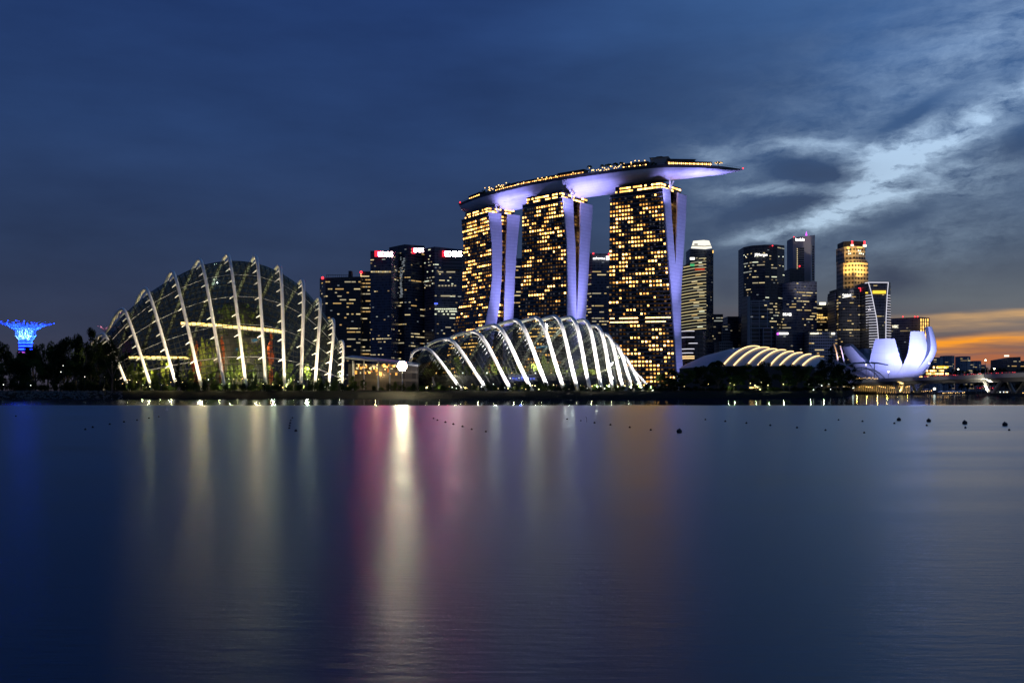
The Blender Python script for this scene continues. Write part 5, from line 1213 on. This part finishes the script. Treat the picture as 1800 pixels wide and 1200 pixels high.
# ---- supertrees
def supertree(label, px, ytop, ybot, wpx, Y, led, bulbm, dens=1.0):
    k = Y/FPX; base_ = Vector((PX(px, Y), Y, GZ)); zt = PZ(ytop, Y); zn = PZ(ybot, Y); R = wpx*k/2; rn = 3.6
    rt = thing('supertree', label, 'supertree', base_)
    b = MB(); b.lathe(base_, [(4.4, 0), (3.4, 8), (2.6, (zn-GZ)*.8), (2.4, zn-GZ), (2.0, (zt-zn)*.4+zn-GZ), (1.2, (zt-GZ)*.97)], 14); b.build('trunk', M['dark'], rt, True)
    nb_ = 30; rib = MB(); glow = MB()
    prof = [(rn, zn-10), (rn*.98, zn-4), (rn*1.1, zn+1), (rn*1.6, zn+(zt-zn)*.30), (R*.34, zn+(zt-zn)*.58), (R*.60, zn+(zt-zn)*.80), (R*1.0, zt)]
    for i in range(nb_):
        a = 2*pi*i/nb_; rib.tube([Vector((base_.x+r*cos(a), base_.y+r*sin(a), z_)) for r, z_ in prof], [.22, .22, .22, .2, .17, .14, .08], 4)
        for s_ in (-1, 1):
            a2 = a+s_*pi/nb_*1.2; rib.tube([Vector((base_.x+r*cos(q), base_.y+r*sin(q), z_)) for (r, z_), q in zip(prof[3:], (a, a+s_*.05, a2, a2+s_*.1))], [.14, .12, .1, .06], 4)
    rib.build('branch_frame', M['supertree'], rt)
    for j, (r, z_) in enumerate(((rn*1.02, zn-9), (rn*1.0, zn-7), (rn*1.0, zn-5), (rn, zn-3), (rn*1.05, zn-1))):
        MB().tube([Vector((base_.x+(r+.3)*cos(2*pi*i/20), base_.y+(r+.3)*sin(2*pi*i/20), z_)) for i in range(21)], .22, 4, 0, False).build('light_ring', M[led] if j > 1 else M['e_violet'] if led == 'e_led' else M[led], rt)
    if led == 'e_led':
        b = MB(); b.lathe(base_, [(rn*.7, zn+1-GZ), (rn*1.1, zn+(zt-zn)*.30-GZ), (R*.28, zn+(zt-zn)*.62-GZ), (R*.42, zn+(zt-zn)*.82-GZ), (R*.40, zn+(zt-zn)*.83-GZ)], 30); b.build('inner_skin', M['supertree_skin'], rt, True)
        for a in range(5):
            q = base_+Vector((13*cos(a*2*pi/5-pi/2), 13*sin(a*2*pi/5-pi/2), zn-GZ-2)); lamp('SPOT', q, (.012, .06, 1.0), 70000, base_+Vector((0, 0, zt-GZ+1)), 110, .9, .4)
        for a in (-2.4, -1.57, -.7):
            q = base_+Vector((7.5*cos(a), 7.5*sin(a), zn-GZ-2.0)); lamp('SPOT', q, (.30, .62, 1.0), 11000, base_+Vector((2*cos(a), 2*sin(a), zn-GZ+8)), 50, .8, .3)
    rs = random.Random(px); b = MB()
    for i in range(int(70*dens)):
        a = rs.uniform(0, 2*pi); f = rs.uniform(.45, 1); r = R*f; z_ = zn+(zt-zn)*(.62+.38*f)
        q = Vector((base_.x+r*cos(a), base_.y+r*sin(a), z_)); s_ = rs.uniform(.10, .22)
        b.box(q, s_, s_, s_)
    b.build('lights', M[bulbm], rt)
M['supertree'] = pm('supertree steel', (.40, .40, .46), .5, .1, 1, .1); M['supertree_skin'] = pm('supertree skin', (.6, .62, .66), .5, 0, .5, .1)
M['e_pink'] = em('pink lights', (1, .35, .55), 2.0); M['e_purpledim'] = em('dim violet', (.25, .04, .3), .5)
supertree('blue lit supertree with a wide inverted-cone crown at the far left', 45, 566.5, 600, 96, 640, 'e_led', 'e_led', .8)
supertree('dark supertree with pink specks half hidden by the tall conservatory', 196, 573.5, 606, 46, 760, 'e_purpledim', 'e_pink', .55)
supertree('dark supertree peeping over the left shoulder of the tall conservatory', 224, 548, 600, 46, 900, 'e_purpledim', 'e_pink', .15)
# ------------------------------------------------------------------ trees
def crown(kind, seed):
    r = random.Random(seed); b = MB()
    def leaf(p, s, droop=0.0):
        a = Vector((r.gauss(0, 1), r.gauss(0, 1), r.gauss(0, .6)-droop)).normalized(); q = a.cross(Vector((r.gauss(0, 1), r.gauss(0, 1), r.gauss(0, 1)))).normalized()
        b.quad([p-a*s, p-q*s*.5, p+a*s, p+q*s*.5])
    if kind in ('broad', 'tall', 'round'):
        nl = {'broad': 20, 'tall': 22, 'round': 18}[kind]; z0, z1 = {'broad': (.42, .97), 'tall': (.25, .98), 'round': (.22, .98)}[kind]
        for k in range(nl):
            t = r.random(); z = z0+(z1-z0)*t; ring = sin(pi*min(1, max(0, (z-z0+.1)/(z1-z0+.16))))**.6*(.78 if kind != 'tall' else .70)
            a = r.uniform(0, 2*pi); rad = ring*sqrt(r.uniform(.1, 1)); c = Vector((rad*cos(a), rad*sin(a), z)); lr = r.uniform(.16, .34); lz = lr*(.34 if kind == 'broad' else .42)
            for _ in range(int(700*lr)):
                v = Vector((r.gauss(0, 1), r.gauss(0, 1), r.gauss(0, 1))).normalized()*(r.random()**.4)
                leaf(c+Vector((v.x*lr, v.y*lr, v.z*lz)), r.uniform(.022, .05))
    elif kind == 'conifer':
        for k in range(46):
            z = .12+.86*(k/46)+r.uniform(-.02, .02); L = (1-z)**.75*r.uniform(.55, 1.0)+.05; a = r.uniform(0, 2*pi)
            for q in range(34):
                f = r.random(); p = Vector((L*f*cos(a)+r.gauss(0, .04), L*f*sin(a)+r.gauss(0, .04), z+f*L*.10-f*f*.06+r.gauss(0, .010))); leaf(p, r.uniform(.025, .055)*(.7+.5*(1-z)))
    elif kind == 'bush':
        for k in range(14):
            a = r.uniform(0, 2*pi); rad = r.uniform(.0, .78); c = Vector((rad*cos(a), rad*sin(a), r.uniform(.15, .62)*(1.15-rad*.7))); lr = r.uniform(.2, .38)
            for _ in range(int(420*lr)):
                v = Vector((r.gauss(0, 1), r.gauss(0, 1), r.gauss(0, 1))).normalized()*(r.random()**.4); p = c+Vector((v.x*lr, v.y*lr, v.z*lr*.9)); p.z = max(.0, p.z); leaf(p, r.uniform(.03, .07))
    elif kind == 'palm':
        for k in range(17):
            a = r.uniform(0, 2*pi); up = r.uniform(-.05, .95); L = r.uniform(.85, 1.05); pr = None
            for q in range(11):
                f = q/10; p = Vector((L*f*cos(a)*(1-.25*up*(1-f)), L*f*sin(a)*(1-.25*up*(1-f)), .82+(up*.30*f-.34*f*f)))
                if pr is not None:
                    sd = Vector((-sin(a), cos(a), 0)); w = .15*(1-f*.6)
                    for sg in (-1, 1): b.quad([pr, p, p+sd*sg*w-UP*.05-Vector((cos(a), sin(a), 0))*-.05, pr+sd*sg*w-UP*.05])
                pr = p
    return b
CROWN = {}
def crown_mesh(kind, mat, var):
    k = (kind, mat, var)
    if k not in CROWN: CROWN[k] = crown(kind, hash(kind) % 1 + var*7+len(kind)).mesh('crown', M[mat])
    return CROWN[k]
TRUNK = {}
def trunk_mesh(kind):
    if kind not in TRUNK:
        b = MB()
        if kind == 'palm': b.tube([(0, 0, 0), (.03, 0, .4), (.0, .02, .82)], [.07, .05, .045], 6)
        elif kind == 'conifer': b.tube([(0, 0, 0), (.0, 0, .5), (0, 0, .95)], [.05, .035, .01], 6)
        else:
            b.tube([(0, 0, 0), (.03, .0, .3), (-.02, .03, .6)], [.07, .05, .02], 6)
            for a in (0.3, 1.9, 3.5, 5.0): b.tube([(.02, 0, .26), (.25*cos(a), .25*sin(a), .45), (.5*cos(a), .5*sin(a), .66)], [.035, .025, .008], 5)
        TRUNK[kind] = b.mesh('trunk', M['bark'])
    return TRUNK[kind]
rt_ = random.Random(17)
def tree(label, px, ytop, Y, wpx, kind='broad', mat='leaf', group=None, zb=GZ, cat='tree', name=None):
    q = P(px, ytop, Y); h = q.z-zb; w = wpx*Y/FPX/2
    t = thing(name or {'palm': 'palm_tree', 'conifer': 'conifer', 'bush': 'shrub'}.get(kind, 'tree'), label, {'palm': 'palm tree', 'bush': 'shrub', 'conifer': 'conifer'}.get(kind, cat), (q.x, Y, zb), group)
    m = Matrix.Translation((q.x, Y, zb)) @ Matrix.Rotation(rt_.uniform(0, 6.28), 4, 'Z') @ Matrix.Diagonal((w, w, h, 1))
    obj('crown' if kind != 'bush' else 'foliage', crown_mesh(kind, mat, rt_.randint(0, 2)), t, m)
    if kind != 'bush':
        tw = min(w, h*.5); obj('trunk', trunk_mesh(kind), t, Matrix.Translation((q.x, Y, zb)) @ Matrix.Diagonal((tw, tw, h, 1)))
    return t
# left wood, with the tallest tree beside the tall conservatory
tree('tall dark tree rising highest left of the tall conservatory', 152, 581, 445, 62, 'tall', 'leaf_dark')
tree('round dark tree standing in front of the left end of the tall conservatory', 197, 604, 412+6, 50, 'round', 'leaf_dark')
tree('feathery dark conifer in front of the tall conservatory', 313, 626, 418+2, 26, 'conifer', 'leaf_dark')
tree('spreading dark tree left of the tallest left tree', 118, 598, 450, 60, 'broad', 'leaf_dark')
for i, (px, yt, w, Y) in enumerate(((-25, 600, 60, 470), (4, 608, 50, 460), (30, 609, 46, 470), (58, 611, 50, 480), (84, 607, 52, 470), (100, 612, 40, 445), (133, 604, 46, 470), (172, 597, 44, 480), (-10, 630, 54, 430), (25, 633, 52, 432), (62, 636, 50, 434), (96, 634, 56, 436), (130, 636, 50, 438), (160, 640, 40, 440), (45, 622, 50, 450), (112, 624, 50, 452))):
    tree('dark broad tree in the wood at the left edge', px, yt, Y, w, ('broad', 'round', 'tall')[i % 3], 'leaf_dark' if i % 2 else 'leaf', 'trees of the left wood')
for i in range(20):
    px = -20+i*12.5+rt_.uniform(-4, 4); tree('low dark shrub along the left bank', px, rt_.uniform(660, 673), shoreY(px)+rt_.uniform(22, 30), rt_.uniform(22, 38), 'bush', 'leaf_dark', 'shrubs along the left bank')
# in front of the tall conservatory
for i in range(36):
    px = 218+i*11.6+rt_.uniform(-4, 4); tree('shrub at the foot of the tall conservatory', px, rt_.uniform(662, 677), shoreY(px)+rt_.uniform(15, 21), rt_.uniform(14, 26), 'bush', 'leaf' if i % 3 else 'leaf_dark', 'shrubs at the foot of the tall conservatory')
for i, (px, yt, w) in enumerate(((232, 640, 22), (246, 648, 18), (276, 652, 20), (292, 658, 16), (338, 654, 18), (373, 656, 18), (416, 652, 18), (447, 656, 16), (486, 656, 16), (516, 660, 16), (560, 662, 14), (590, 664, 14), (620, 662, 18), (640, 668, 16))):
    tree('small leafy tree at the foot of the tall conservatory', px, yt, shoreY(px)+rt_.uniform(19, 23), w, 'round', 'leaf' if i % 2 else 'leaf_warm', 'small trees round the tall conservatory')
# inside
for i, (px, yt, w, Y) in enumerate(((250, 632, 26, 440), (290, 628, 24, 442), (340, 600, 26, 440), (372, 612, 22, 436), (408, 632, 20, 430), (470, 628, 22, 436), (510, 640, 18, 438), (358, 585, 20, 446), (425, 560, 20, 436), (540, 640, 16, 442), (235, 650, 18, 436), (268, 652, 20, 434), (318, 650, 22, 430), (395, 655, 20, 428), (438, 640, 20, 428), (500, 655, 18, 430), (560, 652, 14, 438))):
    tree('lit green tree inside the tall conservatory', px, yt, Y*CY, w, 'tall', 'leaf_warm', 'trees inside the tall conservatory')
for px, yt, w, Y, lb in ((345, 606, 20, 430, 'orange-red flowering tree lower left inside the tall conservatory'), (476, 584, 12, 431, 'red flowering tree at the right end of the high walkway'), (389, 600, 14, 429, 'small red flowering tree just below the high walkway')):
    tree(lb, px, yt, Y*CY, w, 'round', 'leaf_red')
for i in range(20):
    px = 752+i*17+rt_.uniform(-6, 6); tree('lit green tree inside the low conservatory', px, rt_.uniform(628, 650), rt_.uniform(492, 516), rt_.uniform(18, 30), ('round', 'tall', 'palm')[i % 3], 'leaf_warm', 'trees inside the low conservatory')
for i in range(40):
    px = 655+i*12.6+rt_.uniform(-4, 4); tree('shrub at the foot of the low conservatory', px, rt_.uniform(667, 679), shoreY(px)+rt_.uniform(16, 23), rt_.uniform(12, 24), 'bush', 'leaf' if i % 2 else 'leaf_dark', 'shrubs at the foot of the low conservatory')
# right bank wood in front of the hall
tree('dark palm tree standing out against the curved hall roof', 1257, 626, 520, 36, 'palm', 'leaf_dark')
tree('smaller dark palm tree left of the hall ribs', 1282, 637, 530, 26, 'palm', 'leaf_dark')
tree('tall dark conifer right of the ribbed hall roof', 1462, 606, 585, 46, 'conifer', 'leaf_dark')
tree('rounded dark tree at the bridge end with specks of light', 1497, 650, 640, 44, 'round', 'leaf_dark')
tree('narrow dark tree just left of the conifer', 1445, 634, 575, 34, 'tall', 'leaf_dark')
for i, (px, yt, w, Y) in enumerate(((1166, 657, 34, 480), (1176, 652, 46, 490), (1204, 650, 48, 500), (1232, 645, 44, 505), (1262, 646, 50, 510), (1292, 645, 48, 515), (1318, 642, 50, 525), (1346, 639, 52, 530), (1374, 643, 46, 535), (1400, 642, 48, 545), (1424, 645, 44, 555), (1448, 650, 44, 570), (1478, 642, 40, 600), (1182, 668, 34, 468), (1196, 666, 40, 470), (1240, 664, 44, 478), (1290, 661, 48, 486), (1338, 660, 44, 498), (1388, 661, 44, 515), (1432, 664, 40, 530), (1470, 664, 36, 570), (1480, 668, 30, 610))):
    tree('dark broad tree in the wood on the right bank', px, yt, Y, w, ('broad', 'round', 'broad')[i % 3], 'leaf_dark' if i % 2 else 'leaf', 'trees of the right bank wood')
for i in range(30):
    px = 1158+i*11.2+rt_.uniform(-4, 4); tree('low dark shrub along the right bank', px, rt_.uniform(676, 683), shoreY(px)+rt_.uniform(18, 28), rt_.uniform(16, 30), 'bush', 'leaf_dark', 'shrubs along the right bank')
# far trees behind the bridge
for i in range(14):
    px = 1668+i*11; tree('far dark tree on the shore beyond the bridge', px, rt_.uniform(648, 655), 1500+rt_.uniform(-30, 30), rt_.uniform(18, 30), 'round', 'leaf_dark', 'far trees beyond the bridge')
# palms on the sky deck
for i, (px, off, h, w) in enumerate(((1028, 6, 9.5, 5), (1050, 8, 9.0, 5), (1058, 4, 7.5, 4.6), (1064, 9, 9, 5), (1071, 5, 8, 4.6), (1077, 9, 8.6, 5), (1084, 5, 8, 4.6), (1112, 12, 8, 4))):
    c, t_, nb_ = deckpt(s_at(px), off); m = Matrix.Translation(c) @ Matrix.Rotation(i*1.3, 4, 'Z') @ Matrix.Diagonal((w*.62, w*.62, h*1.05, 1))
    rt = thing('palm_tree', ('palm standing alone on the deck, left of the lamp-lit palms' if i == 0 else 'palm tree among string lights on the deck'), 'palm tree', c, None if i == 0 else 'palms on the sky deck'); obj('crown', crown_mesh('palm', 'leaf', i % 3), rt, m); obj('trunk', trunk_mesh('palm'), rt, Matrix.Translation(c) @ Matrix.Diagonal((2.2, 2.2, h*1.05, 1)))
for i, px in enumerate((836, 846, 856, 866, 876, 888, 900, 916, 934, 952, 968, 1100, 1124, 1140, 1170)):
    c, t_, nb_ = deckpt(s_at(px), 9+(i % 3)*3); h = 7.5 if px < 890 else 5.0; w = 4.6
    rt = thing('tree', 'small dark garden tree planted on the sky deck', 'tree', c, 'garden trees on the sky deck'); obj('crown', crown_mesh('round', 'leaf', i % 3), rt, Matrix.Translation(c) @ Matrix.Diagonal((w, w, h, 1))); obj('trunk', trunk_mesh('round'), rt, Matrix.Translation(c) @ Matrix.Diagonal((2, 2, h, 1)))

# ------------------------------------------------------------------ garden lamps along the bank
def garden(px, py, r, m_, lb, grp, Y=None):
    Y = Y or shoreY(px)+18; lampthing('garden_light', lb, 'garden light', px, py, Y, r, m_, GZ-.2, grp, .06)
for px, py in ((54, 677, ), (107, 653.5), (149, 662), (184, 662.5), (111, 642.5), (6, 676)): garden(px, py, .15, 'e_bulbwhite', 'small white lamp among the dark trees at the left', 'lamps in the left wood', shoreY(px)+17)
for k in range(46):
    px = 204+k*8.9+rt_.uniform(-3, 3); garden(px, rt_.uniform(664, 681), rt_.choice((.08, .10, .14, .22)), rt_.choice(('e_bulb', 'e_bulb', 'e_bulbwarm', 'e_bulbwhite')), 'small lamp among shrubs at the foot of the tall conservatory', 'lamps round the tall conservatory', shoreY(px)+rt_.uniform(15, 23))
for k in range(58):
    px = 740+k*7.0+rt_.uniform(-3, 3); garden(px, rt_.uniform(674, 684), rt_.choice((.08, .11, .15, .24)), rt_.choice(('e_bulb', 'e_bulb', 'e_bulbwarm', 'e_bulbwhite')), 'small lamp among shrubs at the foot of the low conservatory', 'lamps round the low conservatory', shoreY(px)+rt_.uniform(15, 23))
garden(818, 682, .5, 'e_bulbwarm', 'large warm lamp in front of the leftmost leaning arches', None); garden(750, 681, .38, 'e_bulb', 'white garden lamp below the left end of the low conservatory', None)
for px, py, r in ((1283.5, 673, .2), (1291, 676, .38), (1319, 673.5, .25), (1327, 677, .38), (1338, 672, .32), (1350, 677, .3), (1377, 675, .3), (1336, 684, .5), (1422, 675, .25), (1430, 677, .34), (1439, 675, .2), (1444.5, 677.5, .38), (1457, 675, .3), (1430, 685, .34), (1470, 675.5, .28), (1476, 677.5, .34), (1484, 677, .25), (1245, 675, .2), (1203, 679, .2), (1460, 684, .3)):
    garden(px, py, r*.7, 'e_bulb' if px < 1400 else 'e_bulbwhite', 'lamp shining between the dark trees of the right bank', 'lamps in the right bank wood', shoreY(px)+16)
kb = thing('kiosk', 'small lit kiosk hidden among shrubs of the right bank', 'kiosk', (PX(1325, 500), 500, GZ))
MB().box((PX(1325, 501), 501, GZ+1.1), 2.4, 1.4, 1.1).build('wall', M['concrete'], kb); MB().box((PX(1325, 501), 501, GZ+2.35), 2.8, 1.8, .14).build('roof', M['dark'], kb)
obj('window', pane_mesh(WARM[2]), kb, wmat(Vector((PX(1325, 499.5), 499.5, GZ+1.4)), RX, UP, 4.0, .5))
gh = thing('gatehouse', 'small gatehouse with a pale lit door left of the tall conservatory', 'gatehouse', (PX(183, 432), 432, GZ))
MB().box((PX(183, 434), 434, GZ+1.6), 1.6, 1.3, 1.9).build('wall', M['dark'], gh); obj('door', pane_mesh(DIM[0]), gh, wmat(Vector((PX(183, 432.6), 432.6, GZ+1.3)), RX, UP, .9, 2.2))

# added point lights, without fittings, to light up the planting
for k in range(15): px = 225+k*27+rt_.uniform(-6, 6); lamp('POINT', P(px, 683-rt_.uniform(0, 6), shoreY(px)+rt_.uniform(18, 23)), (1, .88, .36), rt_.uniform(90, 420), rad=.2)
for k in range(14): px = 745+k*30+rt_.uniform(-8, 8); lamp('POINT', P(px, 683-rt_.uniform(0, 4), shoreY(px)+rt_.uniform(18, 22)), (1, .85, .40), rt_.uniform(90, 380), rad=.2)
for px in (1281, 1292, 1329, 1338, 1352, 1378, 1425, 1448, 1478): lamp('POINT', P(px, 680, shoreY(px)+19), (.95, 1, .45), 520, rad=.2)
# ------------------------------------------------------------------ buoys
def buoy_mesh(big):
    b = MB()
    if big: b.lathe((0, 0, 0), [(.05, -.6), (.8, -.5), (1, 0), (.9, .5), (.55, .85), (.3, .95), (.28, 1.15), (.05, 1.2)], 14)
    else: b.lathe((0, 0, 0), [(.05, -.8), (.75, -.55), (1, 0), (.75, .6), (.25, .9), (.22, 1.1), (.03, 1.12)], 10)
    return b.mesh('buoy', M['buoy'], True)
BM = {True: buoy_mesh(True), False: buoy_mesh(False)}
def buoy(px, py, rpx, lb, grp=None, big=False):
    Y = CAMZ*FPX/(py+rpx*.6-HZ); r = rpx*Y/FPX
    o = bpy.data.objects.new('buoy', BM[big]); COL.objects.link(o); o.location = (PX(px, Y), Y, r*.45); o.scale = (r, r, r); o.rotation_euler = (rt_.uniform(-.15, .15), rt_.uniform(-.15, .15), 0); tag(o, lb, 'buoy', grp)
for row, lb, grp in (([(28, 731), (150, 754), (163, 750), (193, 745), (218, 741), (241, 738), (262, 734.5), (279, 732)], 'small dark buoy in the faint row at the far left', 'buoys at the far left'),
        ([(514, 734), (511, 738.5), (510, 743), (509, 747.5), (508.5, 752)], 'small dark buoy in the short steep row below the tall conservatory', 'buoys of the steep row'),
        ([(762, 735), (769, 738), (783, 741.5), (797, 745), (813, 749), (829, 754), (854, 758)], 'small dark buoy in the slanting row beside the floodlight reflection', 'buoys of the middle row'),
        ([(997, 736), (1021, 739), (1045, 742.5), (1073, 746), (1107, 750.5), (1144, 755)], 'small dark buoy in the row ending at a large buoy', 'buoys of the row right of centre'),
        ([(1240, 737), (1275, 740), (1312, 743), (1354, 747), (1401, 751), (1451, 755.5)], 'small dark buoy in the long row below the hall', 'buoys below the hall'),
        ([(1474, 737.5), (1516, 740), (1519, 760), (1572, 743.5), (1629, 747), (1697, 751), (1774, 755)], 'small dark buoy between the large buoys at the right', 'small buoys at the right')):
    for px, py in row: buoy(px, py, 1.7 if py < 740 else 2.1, lb, grp)
buoy(520, 756.5, 2.9, 'dark buoy at the lower end of the short steep row')
for px, py, r, lb in ((1194, 757.5, 5.0, 'large black buoy at the end of a row, the nearest and biggest'), (1580, 737, 3.8, 'large black buoy on the pale reflection of the lotus museum'), (1632.5, 739, 4.0, 'large black buoy with a small one just below it'), (1696, 742.5, 4.4, 'large black buoy below the V-shaped bridge pier'), (1766.5, 745.5, 4.6, 'large black buoy nearest the right edge')): buoy(px, py, r, lb, None, True)
wp = thing('water_pole', 'thin bent pole sticking out of the water among buoys', 'pole', (PX(1030, 100), 100, 0))
b = MB(); b.tube([(PX(1030, 100), 100, -.3), (PX(1031.5, 100), 100, .15), (PX(1031, 100), 100, .42), (PX(1029.5, 100), 100, .58)], .022, 5); b.build('pole', M['dark_steel'], wp)
for px, py, lb in ((293, 716, 'small white marker standing in the water at the left'), (597, 703, 'small pale marker by the bank right of the tall conservatory')):
    Y = CAMZ*FPX/(py+5-HZ); k = Y/FPX; wm_ = thing('water_marker', lb, 'marker', (PX(px, Y), Y, 0))
    b = MB(); b.lathe((PX(px, Y), Y, 0), [(.1*k*10, -.2), (2.2*k, .0), (1.8*k, 2*k), (.5*k, 3.2*k), (.35*k, 6*k), (.02, 7.5*k)], 8); b.build('body', M['white_steel'], wm_, True); MB().tube([(PX(px, Y), Y, 5*k), (PX(px+.4, Y), Y, 9.5*k)], .3*k, 5).build('topmark', M['grey_steel'], wm_)
